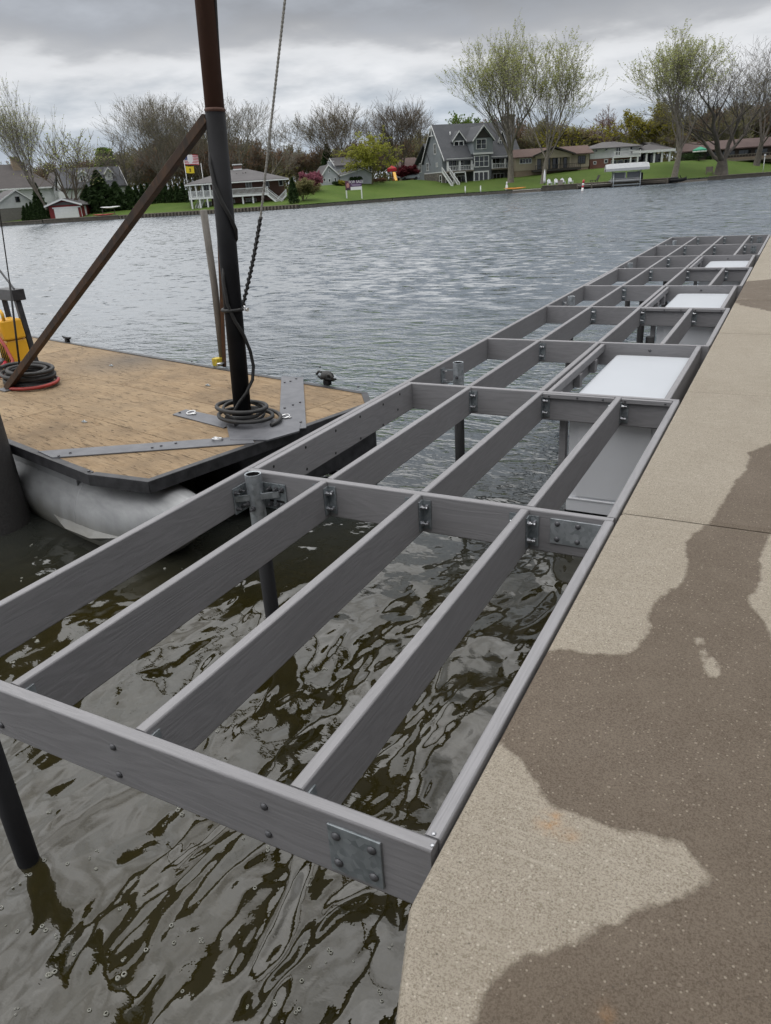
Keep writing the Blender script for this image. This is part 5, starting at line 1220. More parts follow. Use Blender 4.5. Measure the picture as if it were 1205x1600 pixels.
# ------------------------------------------------------------------ unseen homes added on the land side and behind the camera to shade the dock
hm_ = thing('unseen_shading_home', 'unseen dark two storey home added on the land side to shade the dock', 'house', (7.5, 4, ZD-.05))
m = MB(); m.box(0, -16, 0, 9, 20, 7.0); wl = m.build('walls', 'sid_dk', hm_)
m = MB(); m.ext([(-.6, 6.6), (9.6, 6.6), (9.6, 6.9), (4.5, 10.4), (-.6, 6.9)], 'y', -16.6, 20.6); m.build('roof', 'rf_dk', hm_)
for k in range(6):
    for z in (1.0, 4.0):
        m = MB(); m.box(-.06, -14+k*5.6, z, -.001, -11.6+k*5.6, z+1.6); f_ = m.build('window', 'trim', hm_); m = MB(); m.box(-.08, -13.9+k*5.6, z+.1, -.061, -11.7+k*5.6, z+1.5); m.build('pane', 'glass', f_)
gz = thing('unseen_rear_shading_home', 'unseen dark gabled home added behind the camera to shade the dock', 'house', (0, -3.2, ZD-.05))  # added out of view to keep sky light off the near beam faces
m = MB(); m.box(-.3, -9, 0, 16, 0, 6.4); m.build('walls', 'sid_dk', gz); m = MB(); m.ext([(-9.5, 6.2), (.5, 6.2), (.5, 6.4), (-4.5, 9.4), (-9.5, 6.4)], 'x', -.8, 16.5); m.build('roof', 'rf_dk', gz)

# ------------------------------------------------------------------ trees
def bark(name, a, b): return simple(name, a, b, 2.5, .95, bump=.02)
M['bk_grey'] = bark('grey_bark', (.21, .188, .155), (.12, .105, .085)); M['bk_brown'] = bark('brown_bark', (.16, .132, .10), (.10, .082, .064)); M['bk_red'] = bark('reddish_twigs', (.18, .11, .085), (.11, .07, .055)); M['bk_olive'] = bark('olive_twigs', (.14, .125, .06), (.09, .08, .045)); M['bk_dark'] = bark('dark_bark', (.12, .105, .088), (.07, .06, .052))
def leafm(name, a, b):
    t = NT(name); oi = t.noise(t.coord('Object'), 1.6, 3, .6); t.fin(t.mix(t.rng(oi, .3, .7), a, b), .75, 0, None, .2)
    tl = t.n('ShaderNodeBsdfTranslucent'); t.l(t.b.inputs['Base Color'].links[0].from_socket, tl.inputs['Color'])      # thin leaves let light through
    ms = t.n('ShaderNodeMixShader'); ms.inputs[0].default_value = .45; t.l(t.b.outputs[0], ms.inputs[1]); t.l(tl.outputs[0], ms.inputs[2])
    t.l(ms.outputs[0], t.t.nodes['Material Output'].inputs['Surface']); return t.m
M['lf_bud'] = leafm('spring_leaf', (.30, .33, .10), (.42, .44, .19)); M['lf_ylw'] = leafm('yellow_green_leaf', (.30, .27, .03), (.21, .20, .03)); M['lf_wil'] = leafm('willow_leaf', (.36, .36, .06), (.26, .28, .05)); M['lf_grn'] = leafm('fresh_green_leaf', (.14, .21, .035), (.08, .14, .02)); M['lf_dk'] = leafm('evergreen', (.024, .046, .016), (.045, .075, .024)); M['lf_pink'] = leafm('pink_blossom', (.34, .13, .17), (.24, .08, .11)); M['lf_red'] = leafm('dark_red_leaf', (.13, .022, .030), (.08, .015, .02)); M['lf_brn'] = leafm('russet_bud', (.21, .125, .075), (.15, .09, .055)); M['lf_oli'] = leafm('olive_bud', (.22, .205, .09), (.16, .15, .065))
def leafquad(m, p, s, rg):
    n = Vector((rg.uniform(-1, 1), rg.uniform(-1, 1), rg.uniform(-1, 1)))
    if n.length < .1: n = Vector((0, 0, 1))
    n.normalize(); u = n.orthogonal().normalized()*s; v = n.cross(u)*rg.uniform(.5, .9)
    m.add([p-u, p+v*.8, p+u, p-v*.8], [(0, 1, 2, 3)])
def branches(seed, Ht, spread=.5, stems=1, fork=.25, lv=4, r0=None, kids=(7, 6, 5, 4), lean=(0, 0), gnarl=.1, upw=.25, leaf=None, lsize=.16, twig=.016, droop=0.0, leaf_from=0.0, leaders=0, bole=.22, tilt=(.10, .42)):
    rg = random.Random(seed); m = MB(); lm = MB(); r0 = r0 or Ht*.016
    def grow(p, d, L, r, lev):
        n = 5 if lev == 0 else (4 if lev == 1 else 3); pts = [p.copy()]; rad = [r]; q = p.copy(); dd = d.copy()
        for i in range(n):
            dd = dd+Vector((rg.gauss(0, gnarl), rg.gauss(0, gnarl), rg.gauss(0, gnarl)*.6+upw*.25-droop*(lev >= 2)*.5)); dd.normalize()
            q = q+dd*(L/n); pts.append(q.copy()); rad.append(max(twig*.7, r*(1-(i+1)/n*(.62 if lev == 0 else .75))))
        m.tube(pts, rad, 7 if lev == 0 else (5 if lev == 1 else 3), False, lev < 2)
        if lev >= lv:
            if leaf:
                for k in range(leaf):
                    t_ = rg.uniform(.1, 1.05); a = pts[0].lerp(pts[-1], t_)
                    if a.z > Ht*leaf_from: leafquad(lm, a+Vector((rg.gauss(0, .12), rg.gauss(0, .12), rg.gauss(0, .12))), lsize*rg.uniform(.6, 1.3), rg)
            return
        nk = kids[min(lev, len(kids)-1)]
        for k in range(nk):
            t_ = rg.uniform(.30 if lev else fork, 1.0) if k else 1.0
            i = min(n-1, int(t_*n)); a = pts[i].lerp(pts[i+1], t_*n-i) if t_ < 1 else pts[-1]
            az = rg.uniform(0, 2*PI); u = dd.orthogonal().normalized(); w_ = dd.cross(u)
            ang = rg.uniform(.35, .85)*(1.0 if k else .35)*(spread*2)
            nd = (dd*math.cos(ang)+(u*math.cos(az)+w_*math.sin(az))*math.sin(ang)); nd.z += upw*.35; nd.normalize()
            ll = L*rg.uniform(.48, .72)*(1.15-.45*t_ if lev == 0 else 1)
            grow(a, nd, ll, max(twig, rad[i]*rg.uniform(.45, .62)), lev+1)
    if leaders:
        d0 = Vector((lean[0], lean[1], 1)).normalized(); base = Vector((0, 0, -.5)); topb = base+d0*Ht*bole
        m.tube([base, base.lerp(topb, .08), base.lerp(topb, .5), topb], [r0*1.35, r0*1.0, r0*.85, r0*.62], 9, False, True)
        for k in range(leaders):
            a = 2*PI*k/leaders+rg.uniform(-.5, .5); tl = rg.uniform(*tilt) if k else .05
            d = (d0+Vector((math.cos(a), math.sin(a), 0))*tl).normalized()
            grow(base.lerp(topb, rg.uniform(.72, 1.0)), d, Ht*(.70 if k else .74)*rg.uniform(.80, 1.0), r0*rg.uniform(.26, .42), 0)
        return m, lm
    for s_i in range(stems):
        a = 2*PI*s_i/max(1, stems)+rg.uniform(-.4, .4); tl = 0 if stems == 1 else rg.uniform(.14, .30)
        d = Vector((math.cos(a)*tl+lean[0], math.sin(a)*tl+lean[1], 1)).normalized()
        grow(Vector((math.cos(a)*r0*.8*(stems > 1), math.sin(a)*r0*.8*(stems > 1), -.5)), d, Ht*(.58 if stems == 1 else .60)*rg.uniform(.9, 1.05), r0*(1 if stems == 1 else .75), 0)
    return m, lm
def norm_height(m, lm, Ht, wd=None):
    zs = [v[2] for v in m.v]; top = max(zs); k = Ht/top
    xs = sorted(v[0] for v in m.v); w0 = xs[int(len(xs)*.985)]-xs[int(len(xs)*.015)]
    kx = k if wd is None else max(k*.55, min(k*1.7, wd/w0))
    for b in (m, lm): b.v = [(x*kx, y*kx, z*k) for x, y, z in b.v]
def tree_at(px, e, pytop, label, bk, leafmat=None, wpx=None, name='tree', group=None, **kw):
    p = spot(px, e); D = shore_d(px)+e; Ht = zat(p, pytop)
    m, lm = branches(kw.pop('seed', int(px)), Ht, **kw)
    mpp = D/FPX*1.12
    norm_height(m, lm, Ht, wpx*mpp if wpx else None)
    r = thing(name, label, 'tree', p, math.atan2(-p.x, p.y)*1.0, group)
    m.build('trunk', bk, r)
    if lm.v: lm.build('crown', leafmat, r)
    return r
tree_at(80, 3, 112, 'tall sparse tree leaning left beside the red boathouse', 'bk_grey', 'lf_bud', 130, leaders=4, bole=.2, tilt=(.1, .35), lean=(-.20, 0), spread=.36, kids=(8, 6, 4, 2), leaf=2, lsize=.15, upw=.5, lv=4, twig=.022, gnarl=.06, r0=.42)
tree_at(118, 8, 186, 'thin many stemmed tree behind the red boathouse roof', 'bk_brown', 'lf_bud', 95, stems=4, lean=(-.12, 0), spread=.5, kids=(6, 5, 4), leaf=2, lv=3, twig=.03)
tree_at(197, 42, 203, 'small bare rounded tree behind the cape house', 'bk_dark', None, 66, spread=.62, lv=4, kids=(9, 6, 4, 3), twig=.03, upw=.15)
tree_at(262, 34, 134, 'large bare tree left of the mast with faint buds', 'bk_grey', 'lf_oli', 122, leaders=6, bole=.14, tilt=(.2, .5), spread=.38, lv=4, kids=(8, 6, 4, 3), leaf=1, twig=.022, lsize=.12, r0=.5)
tree_at(322, 40, 152, 'bare tree directly behind the mast', 'bk_brown', 'lf_oli', 84, leaders=4, tilt=(.15, .45), r0=.45, spread=.38, lv=4, kids=(7, 5, 4, 3), leaf=1, twig=.03, lsize=.12)
tree_at(374, 38, 148, 'bare tree right of the mast above the brick house', 'bk_grey', 'lf_oli', 84, leaders=4, tilt=(.15, .45), r0=.45, spread=.4, lv=4, kids=(7, 5, 4, 3), leaf=1, twig=.03, lsize=.12)
tree_at(412, 44, 176, 'slender bare tree behind the hanging rope', 'bk_grey', None, 56, spread=.5, lv=4, kids=(7, 5, 4, 3), twig=.03)
tree_at(538, 40, 146, 'wide bare tree above the pale gabled house', 'bk_brown', 'lf_oli', 105, leaders=5, bole=.2, tilt=(.2, .55), r0=.5, spread=.42, lv=4, kids=(8, 6, 4, 3), leaf=1, twig=.03, lsize=.13)
tree_at(628, 44, 140, 'bare vase shaped tree left of the grey lake house', 'bk_brown', None, 92, leaders=6, bole=.16, tilt=(.2, .55), r0=.5, spread=.36, lv=4, kids=(8, 6, 4, 3), twig=.03, gnarl=.07)
tree_at(582, 22, 197, 'yellow green willow in front of the pale house', 'bk_olive', 'lf_wil', 62, spread=.65, lv=3, kids=(10, 8, 6), leaf=16, twig=.03, droop=.5, lsize=.17, leaf_from=.28, name='willow_tree')
tree_at(798, 15, 24, 'tallest budding tree in front of the grey lake house', 'bk_grey', 'lf_bud', 215, leaders=8, bole=.32, tilt=(.12, .46), spread=.36, lv=4, kids=(7, 5, 4, 2), leaf=5, lsize=.18, upw=.42, twig=.022, r0=.68, gnarl=.10, fork=.3, leaf_from=.25)
tree_at(848, 9, 44, 'tall budding tree beside the closed grey parasol', 'bk_grey', 'lf_bud', 155, leaders=6, bole=.30, tilt=(.12, .5), spread=.38, lv=4, kids=(7, 5, 4, 2), leaf=5, lsize=.18, upw=.42, twig=.022, r0=.55, lean=(.08, 0), gnarl=.08, fork=.25, leaf_from=.25)
tree_at(936, 50, 163, 'reddish bare tree behind the white split level house', 'bk_red', 'lf_brn', 62, spread=.5, lv=4, kids=(8, 6, 5, 3), leaf=1, twig=.03, lsize=.12)
tree_at(972, 52, 172, 'small pale budding tree behind the white house roof', 'bk_grey', 'lf_grn', 32, spread=.5, lv=3, kids=(7, 6, 5), leaf=5, twig=.03)
tree_at(1016, 46, 158, 'mustard yellow tree behind the patio roof', 'bk_brown', 'lf_ylw', 84, stems=2, spread=.55, lv=4, kids=(8, 6, 5, 3), leaf=5, twig=.03, lsize=.2)
tree_at(1054, 2.5, 30, 'tall narrow budding tree right of the covered boat lift', 'bk_grey', 'lf_bud', 150, leaders=7, bole=.34, tilt=(.08, .36), spread=.36, lv=4, kids=(7, 5, 4, 2), leaf=5, lsize=.18, upw=.42, twig=.022, r0=.6, lean=(.08, 0), fork=.3, gnarl=.10, leaf_from=.25)
tree_at(1128, 3.5, 60, 'massive gnarled bare tree on the bank at right', 'bk_dark', 'lf_oli', 170, leaders=5, bole=.18, tilt=(.35, .8), spread=.52, lv=4, kids=(7, 6, 4, 3), leaf=1, lsize=.14, twig=.022, r0=1.25, gnarl=.17, fork=.25)
tree_at(1182, 14, 48, 'dark bare tree at the right edge of the photo', 'bk_dark', None, 130, leaders=4, bole=.3, tilt=(.2, .6), spread=.52, lv=4, kids=(7, 6, 4, 3), twig=.022, r0=.65, gnarl=.14, lean=(.06, 0))
tree_at(742, 46, 172, 'fresh green tree behind the grey house ridge', 'bk_brown', 'lf_grn', 60, spread=.55, lv=3, kids=(9, 7, 6), leaf=14, twig=.03, lsize=.22)
tree_at(905, 58, 196, 'olive budding tree behind the tan bungalow', 'bk_brown', 'lf_oli', 62, stems=2, spread=.55, lv=4, kids=(8, 6, 4, 3), leaf=3, twig=.03, lsize=.2)
tree_at(870, 55, 185, 'yellow green tree between the two tall budding trees', 'bk_brown', 'lf_ylw', 66, stems=2, spread=.55, lv=4, kids=(8, 6, 4, 3), leaf=2, twig=.03, lsize=.2)
tree_at(487, 18, 268, 'pink blossoming small tree right of the brick house', 'bk_brown', 'lf_pink', 24, stems=3, spread=.7, lv=3, kids=(6, 5, 5), leaf=18, twig=.02, lsize=.13, name='blossom_tree')
tree_at(474, 8, 277, 'loose twiggy yellow green shrub by the brick house', 'bk_olive', 'lf_oli', 34, stems=5, spread=.5, lv=3, kids=(6, 5, 4), leaf=8, twig=.02, lsize=.12, name='shrub')
tree_at(637, 30, 258, 'dark red leaved small tree left of the grey house', 'bk_brown', 'lf_red', 26, stems=2, spread=.6, lv=3, kids=(7, 6, 5), leaf=16, twig=.02, lsize=.16)

def conifer(px, e, pytop, wpx, label, name='arborvitae', seed=1, group=None, dense=900, mat='lf_dk', cat='tree', cone=1.0):
    p = spot(px, e); D = shore_d(px)+e; Ht = zat(p, pytop); R_ = wpx*D/FPX*1.1/2; rg = random.Random(seed*31+int(px)); m = MB()
    for i in range(dense):
        k = rg.random()**.8; z = Ht*k; rr = R_*(1-k**1.6*cone)*(1+.25*math.sin(k*40+i)); a = rg.uniform(0, 2*PI); q = rr*math.sqrt(rg.uniform(.35, 1.05))
        leafquad(m, Vector((q*math.cos(a), q*math.sin(a), z)), R_*.16+.10, rg)
    r = thing(name, label, cat, p, 0, group); m.build('crown', mat, r)
    t_ = MB(); t_.cyl((0, 0, -.4), (0, 0, Ht*.8), max(.08, R_*.1), .03, 6); t_.build('trunk', 'bk_dark', r); return r
for i, (px, tp) in enumerate(((38, 322), (44, 318), (50, 316), (56, 320), (62, 317), (68, 321), (74, 324))): conifer(px, 2.2, tp, 9, ['leftmost narrow arborvitae of the row beside the white garage', 'second arborvitae of the row left of the red boathouse', 'third arborvitae of the row left of the red boathouse', 'middle arborvitae of the row left of the red boathouse', 'fifth arborvitae of the row left of the red boathouse', 'sixth arborvitae of the row left of the red boathouse', 'arborvitae closest to the red boathouse'][i], seed=i, group='arborvitae row by the boathouse')
conifer(64, 7, 287, 18, 'tall dark columnar cedar behind the arborvitae row', 'cedar', dense=1200)
conifer(160, 14, 268, 34, 'broad dark spruce in front of the cape house dormers', 'spruce', dense=1800)
conifer(185, 15, 285, 26, 'dark evergreen below the cape house gable', 'spruce', dense=1200); conifer(140, 15, 290, 26, 'low dark evergreen left of the broad spruce', 'spruce', dense=1200); conifer(205, 16, 292, 24, 'dark rounded evergreen at the edge of the left lawn', 'spruce', dense=1200)
for i, px in enumerate(range(216, 298, 9)): conifer(px, 24, 290-(i % 3)*2, 11, 'dark hedge arborvitae of the row behind the flag lawn, %s from the left' % ('first second third fourth fifth sixth seventh eighth ninth tenth eleventh'.split()[i]), seed=i+20, group='evergreen hedge behind the flag lawn')
conifer(458, 5, 278, 14, 'dark columnar cedar at the right end of the brick house', 'cedar', dense=1100)
conifer(516, 50, 226, 26, 'dark spruce behind the pale house chimney', 'spruce', dense=1500); conifer(178, 60, 232, 34, 'distant green pine behind the cape house', 'pine', dense=1400, mat='lf_grn', cone=.6); conifer(13, 60, 252, 14, 'small distant spruce left of the big chimney', 'spruce', dense=700)
def bush(px, e, pytop, wpx, label, mat, seed=3):
    p = spot(px, e); D = shore_d(px)+e; Ht = zat(p, pytop); R_ = wpx*D/FPX*1.1/2; rg = random.Random(seed+int(px)); m = MB(); n = 9
    lobes = [(Vector((rg.uniform(-.6, .6)*R_, rg.uniform(-.4, .4)*R_, Ht*rg.uniform(.35, .6))), rg.uniform(.45, .7)) for _ in range(n)]
    for i in range(900):
        c, q = lobes[i % n]; d = Vector((rg.gauss(0, 1), rg.gauss(0, 1), rg.gauss(0, 1))).normalized()*rg.uniform(.6, 1.0); leafquad(m, c+Vector((d.x*R_*q*.8, d.y*R_*q*.8, d.z*Ht*.42)), .17, rg)
    r = thing('bush', label, 'bush', p); m.build('foliage', mat, r); s2 = MB(); s2.cyl((0, 0, -.3), (0, 0, Ht*.5), .1, n=6); s2.build('stem', 'bk_dark', r)
bush(537, 23, 281, 18, 'yellow green bush against the pale house', 'lf_ylw'); bush(557, 24, 275, 18, 'dark round bush against the pale house garage', 'lf_dk'); bush(526, 24, 283, 10, 'small dark bush left of the yellow green one', 'lf_dk'); bush(1078, 30, 238, 36, 'wide dark hedge left of the green parasol', 'lf_dk'); bush(1112, 30, 241, 18, 'dark shrub between green parasol and gnarled tree', 'lf_dk'); bush(590, 26, 278, 24, 'brown twiggy hedge under the willow', 'lf_brn')

# far woodland that reads as one mass behind the houses
rg = random.Random(77); mt = MB(); ml = MB(); ml2 = MB()
protos = [branches(900+k, 12, spread=.5, stems=2, lv=3, kids=(7, 6, 5), twig=.05, gnarl=.1, leaf=3, lsize=.22) for k in range(4)]
HT = [(-200, 246), (0, 262), (60, 255), (130, 252), (210, 232), (300, 205), (400, 215), (440, 232), (500, 228), (600, 215), (690, 205), (760, 190), (860, 190), (930, 205), (1000, 200), (1080, 170), (1205, 150), (1400, 150)]
for px in range(-160, 1380, 9):
    for e in (66, 92):
        e2 = e+rg.uniform(-10, 10); x = px+rg.uniform(-5, 5); p = spot(x, e2); D = shore_d(x)+e2; Ht = zat(p, lerp_tab(HT, x)+rg.uniform(-8, 16))
        m, lm = protos[rg.randrange(4)]; a = rg.uniform(0, 6.28); ca, sa = math.cos(a), math.sin(a); top = max(v[2] for v in m.v); k = Ht/top
        tr = lambda V: [((x_*ca-y_*sa)*k+p.x, (x_*sa+y_*ca)*k+p.y, z_*k+p.z) for x_, y_, z_ in V]
        mt.add(tr(m.v), m.f)
        (ml if rg.random() < .6 else ml2).add(tr(lm.v), lm.f)
wood = mt.build('far_woodland', 'bk_grey'); struct(wood, 'stuff'); tag(wood, 'bare brown far woodland standing behind all the houses', 'woodland')
ml.build('woodland_buds', 'lf_oli', wood)['kind'] = 'stuff'; ml2.build('woodland_russet', 'lf_brn', wood)['kind'] = 'stuff'
rg = random.Random(5); mu = MB()
for i in range(16000):
    px = rg.uniform(-160, 1380); e = rg.uniform(58, 80); p = spot(px, e); leafquad(mu, p+Vector((0, 0, rg.random()**1.5*6.5)), .5, rg)
un = mu.build('woodland_undergrowth', 'lf_oli'); struct(un, 'stuff'); tag(un, 'low olive undergrowth along the foot of the far woodland', 'undergrowth')

# ------------------------------------------------------------------ things along the far shore
def place(px, e): return spot(px, e)
def facing(p): return math.atan2(-p.x, p.y)
def pxm(px, e): return (shore_d(px)+e)/FPX*1.12              # metres to one photo pixel there
# flagpole with two flags
p = place(297, 12); D = shore_d(297)+12; ht = zat(p, 240)
fp = thing('flagpole', 'white flagpole with national flag above a yellow flag', 'flagpole', p, facing(p))
m = MB(); m.cyl((0, 0, -.3), (0, 0, ht), .07, .05, 10); m.build('pole', 'trim', fp); m = MB(); m.tube([(0, 0, ht), (0, 0, ht+.08), (0, 0, ht+.16)], [.05, .10, .02], 10); m.build('finial', 'yellow', fp)
M['fl_red'] = simple('flag_red', (.50, .05, .07), (.42, .04, .06), 3, .8); M['fl_white'] = simple('flag_white', (.75, .73, .73), (.68, .66, .66), 3, .8); M['fl_blue'] = simple('flag_blue', (.03, .05, .16), (.025, .04, .13), 3, .8); M['fl_yel'] = simple('flag_yellow', (.72, .56, .03), (.66, .50, .02), 3, .8); M['fl_emb'] = simple('flag_emblem', (.30, .22, .03), (.25, .18, .03), 3, .8)
fw_, fh = 2.75, 1.75
def wave(x, z): return .10*math.sin(x*2.6+z*.4), -.11*x-.06*math.sin(x*2.2)
def strip(m, x0, x1, z0, z1, off=0.0, n=12):
    for sg in (off, -off-.012):
        row = []
        for i in range(n+1): x = x0+(x1-x0)*i/n; wy, wz = wave(x, z0); row.append(((x, wy+sg, z0+wz), (x, wy+sg, z1+wz)))
        vs = [q for r_ in row for q in r_]; m.add(vs, [(2*i, 2*i+2, 2*i+3, 2*i+1) for i in range(n)], True)
fl = MB(); strip(fl, .07, fw_, ht-fh-.1, ht-.1); flo = fl.build('flag', 'fl_white', fp)
for k in range(13):
    if k % 2 == 0:
        z1 = ht-.1-fh*k/13; z0 = z1-fh/13; m = MB(); strip(m, .07 if k > 6 else .07+fw_*.4, fw_, z0, z1, .008); m.build('stripe', 'fl_red', flo)
m = MB(); strip(m, .07, .07+fw_*.4, ht-.1-fh*7/13, ht-.1, .008); cn = m.build('canton', 'fl_blue', flo)
m = MB()
for r_ in range(5):
    for c in range(6): x = .15+c*.17; z = ht-.2-r_*.17; wy, wz = wave(x, z); m.box(x-.025, wy-.024, z+wz-.025, x+.025, wy-.0205, z+wz+.025)
m.build('stars', 'fl_white', cn)['kind'] = 'stuff'
m = MB(); strip(m, .09, 1.65, ht-3.35, ht-2.15); yf_ = m.build('yellow_flag', 'fl_yel', fp); m = MB(); wy, wz = wave(.9, ht-2.8); m.loft([[(.9+q*.16*math.sin(a), wy-.03, ht-2.78+wz+h_) for a in (.0, 2.1, 4.2)] for q, h_ in ((1.2, -.32), (.7, -.1), (1.2, .1), (.5, .34))]); m.build('emblem', 'fl_emb', yf_)
p = place(322, 14); q = thing('bare_pole', 'short white bare pole above the roof beside the mast', 'pole', p); m = MB(); m.cyl((0, 0, 0), (0, 0, zat(p, 255)), .06, .05, 8); m.build('pole', 'trim', q)

# for sale sign
p = place(553, 4.5); k = pxm(553, 4.5); sg = thing('for_sale_sign', 'purple and white for sale sign with two white posts on the lawn', 'sign', p, facing(p)+.08)
M['sg_pur'] = simple('sign_purple', (.085, .035, .10), (.07, .028, .085), 3, .5); M['sg_face'] = simple('sign_portrait_pink', (.48, .24, .22), (.42, .2, .19), 2, .6); M['sg_suit'] = simple('sign_portrait_dark', (.03, .025, .03), (.04, .03, .04), 2, .6); M['sg_bkg'] = simple('sign_portrait_ground', (.12, .04, .07), (.10, .03, .06), 2, .6); M['sg_grey'] = simple('sign_grey_print', (.42, .36, .48), (.36, .3, .42), 2, .6)
w2 = 10.5*k; z0, z1 = 10.0*k, 21*k
for x in (-w2+.12, w2-.12): m = MB(); m.box(x-.11, -.09, -.4, x+.11, .09, z0 if x < 0 else z0+.3); m.build('post', 'trim', sg)
m = MB(); m.box(-w2, -.06, z0, w2, .04, z1); bd = m.build('board', 'sg_pur', sg)
def pr_(x0, x1, za, zb, mat, name, d=.004): m = MB(); m.box(x0, -.06-d, za, x1, -.0605, zb); return m.build(name, mat, bd)
pr_(-w2*.38, w2, z0, z0+(z1-z0)*.34, 'white', 'white_band'); pr_(-w2, -w2*.40, z0, z1, 'sg_bkg', 'portrait_panel')
m = MB(); hc_ = Vector((-w2*.70, -.066, z0+(z1-z0)*.50)); m.tube([hc_+Vector((0, 0, z_)) for z_ in (-.42, -.3, 0, .28, .42)], [.12, .24, .30, .24, .05], 12); m.v = [(x, -.066+(y+.066)*.02, z) for x, y, z in m.v]; m.build('portrait_face', 'sg_face', bd)
m = MB(); m.ext([(-w2*.95, z0), (-w2*.42, z0), (-w2*.55, z0+.35), (-w2*.70, z0+.42), (-w2*.85, z0+.35)], 'y', -.067, -.0645); m.build('portrait_suit', 'sg_suit', bd)
def text(body, size, x, z, y, mat, par, name='lettering', align='CENTER', rz=0):
    cu = bpy.data.curves.new('t', 'FONT'); cu.body = body; cu.size = size; cu.align_x = align; cu.extrude = .004; to = bpy.data.objects.new('t', cu); COL.objects.link(to)
    dg = bpy.context.evaluated_depsgraph_get(); me = bpy.data.meshes.new_from_object(to.evaluated_get(dg)); bpy.data.objects.remove(to); me.materials.clear(); me.materials.append(M[mat])
    return link(name, me, par, (x, y, z), (PI/2, 0, rz))
text('FOR SALE', .66, w2*.31, z0+(z1-z0)*.72, -.066, 'white', bd)
for zz, wd in ((.54, .62), (.44, .5)): pr_(w2*.31-w2*wd, w2*.31+w2*wd, z0+(z1-z0)*zz, z0+(z1-z0)*(zz+.05), 'sg_grey', 'small_print')

# orange kayak lying on the landing, white kayaks by the boathouse
def kayak(name, px, e, L_, mat, label, rz, z=0.0, stripe=None):
    p = place(px, e); p.z += z; r = thing(name, label, 'kayak', p, facing(p)+rz); m = MB(); n = 14
    secs = []
    for i in range(n+1):
        k = i/n*2-1; wv_ = .36*(1-abs(k)**2.4)+.02; ht = .30+.16*k*k
        secs.append([(k*L_/2, wv_*math.cos(a), .16+(.16 if math.sin(a) > 0 else .16)*math.sin(a)*(1-abs(k)**3)+.14*k*k) for a in [2*PI*j/12 for j in range(12)]])
    m.loft(secs, True, True); m.build('hull', mat, r)
    m = MB(); m.loft([[(.45*c_(a)-.1, .20*s_(a), z_) for a in [2*PI*j/14 for j in range(14)]] for z_ in (.30, .335)], True, True); m.build('cockpit', 'black', r)
M['orange'] = simple('orange_plastic', (.62, .24, .02), (.55, .2, .02), 3, .4); kayak('orange_kayak', 805, .6, 4.6, 'orange', 'bright orange kayak lying at the water edge below the grey house', .05, .05)
kayak('white_kayak', 172, 3.0, 3.9, 'white', 'white kayak resting beside the red boathouse', -.2, 1.3); kayak('red_kayak', 160, 2.2, 4.4, 'red', 'red kayak on the ground right of the boathouse', -.1, .1)
p = place(168, 3.2); rk = thing('kayak_rack', 'small dark timber rack under the white kayak', 'rack', p, facing(p))
for x in (-1.1, 1.1):
    m = MB(); m.box(x-.06, -.5, -.2, x+.06, -.38, 1.28); m.box(x-.06, .38, -.2, x+.06, .5, 1.28); m.box(x-.06, -.5, 1.20, x+.06, .5, 1.28); m.build('upright', 'timber', rk)

# row of adirondack chairs, parasol and planter on the quay
def adirondack(px, e, label, mat='panel'):
    p = place(px, e); p.z += .30; r = thing('adirondack_chair', label, 'chair', p, facing(p)+.3, 'chairs on the quay')
    def b(n_, *a, rot=None): m = MB(); m.box(*a); return m.build(n_, mat, r)
    m = MB(); m.loft([[(x, -.35, .42), (x, .25, .28), (x, .25, .32), (x, -.35, .46)] for x in (-.3, .3)]); m.build('seat', mat, r)
    for i in range(5): x = -.28+i*.14; m = MB(); m.loft([[(x-.06, .20, .30), (x+.06, .20, .30), (x+.06, .24, .30), (x-.06, .24, .30)], [(x-.06, .55, 1.05+.1*(2-abs(i-2))), (x+.06, .55, 1.05+.1*(2-abs(i-2))), (x+.06, .59, 1.05+.1*(2-abs(i-2))), (x-.06, .59, 1.05+.1*(2-abs(i-2)))]]); m.build('back_slat', mat, r)
    for sx in (-.38, .38):
        b('armrest', sx-.08, -.45, .60, sx+.08, .35, .64); b('leg', sx-.04, -.42, 0, sx+.04, -.32, .60); b('leg', sx-.04, .22, 0, sx+.04, .32, .60)
for px, w_ in ((859, 'first'), (870, 'second'), (880, 'third'), (892, 'last')): adirondack(px, 1.6, {'first': 'grey slatted chair nearest the closed parasol on the quay', 'second': 'second grey slatted chair from the closed parasol', 'third': 'third grey slatted chair from the closed parasol', 'last': 'grey slatted chair at the right end of the quay row'}[w_])
p = place(851, 1.4); ub = thing('closed_parasol', 'closed grey parasol standing left of the quay chairs', 'parasol', p); m = MB(); m.cyl((0, 0, 0), (0, 0, 3.2), .04, n=8); m.build('pole', 'darktrim', ub); m = MB(); m.tube([(0, 0, .9), (0, 0, 1.3), (0, 0, 2.4), (0, 0, 3.3)], [.20, .26, .20, .03], 9); m.build('folded_canopy', 'panel', ub); m = MB(); m.cyl((0, 0, -.1), (0, 0, .12), .4, n=12); m.build('base', 'concf', ub)
def planter(px, label): 
    p = place(px, 1.2); r = thing('quay_box', label, 'box', p, facing(p)); m = MB(); m.box(-.5, -.4, .2, .5, .4, 1.1); m.build('body', 'concf', r, bevel=.03); m = MB(); m.box(-.55, -.45, 1.1, .55, .45, 1.18); m.build('lid', 'capwood', r)
planter(876, 'low square box standing among the quay chairs')
p = place(930, 2); lc = thing('lounge_chair', 'dark lounge chair on the quay left of the boat lift', 'chair', p, facing(p)+.6)
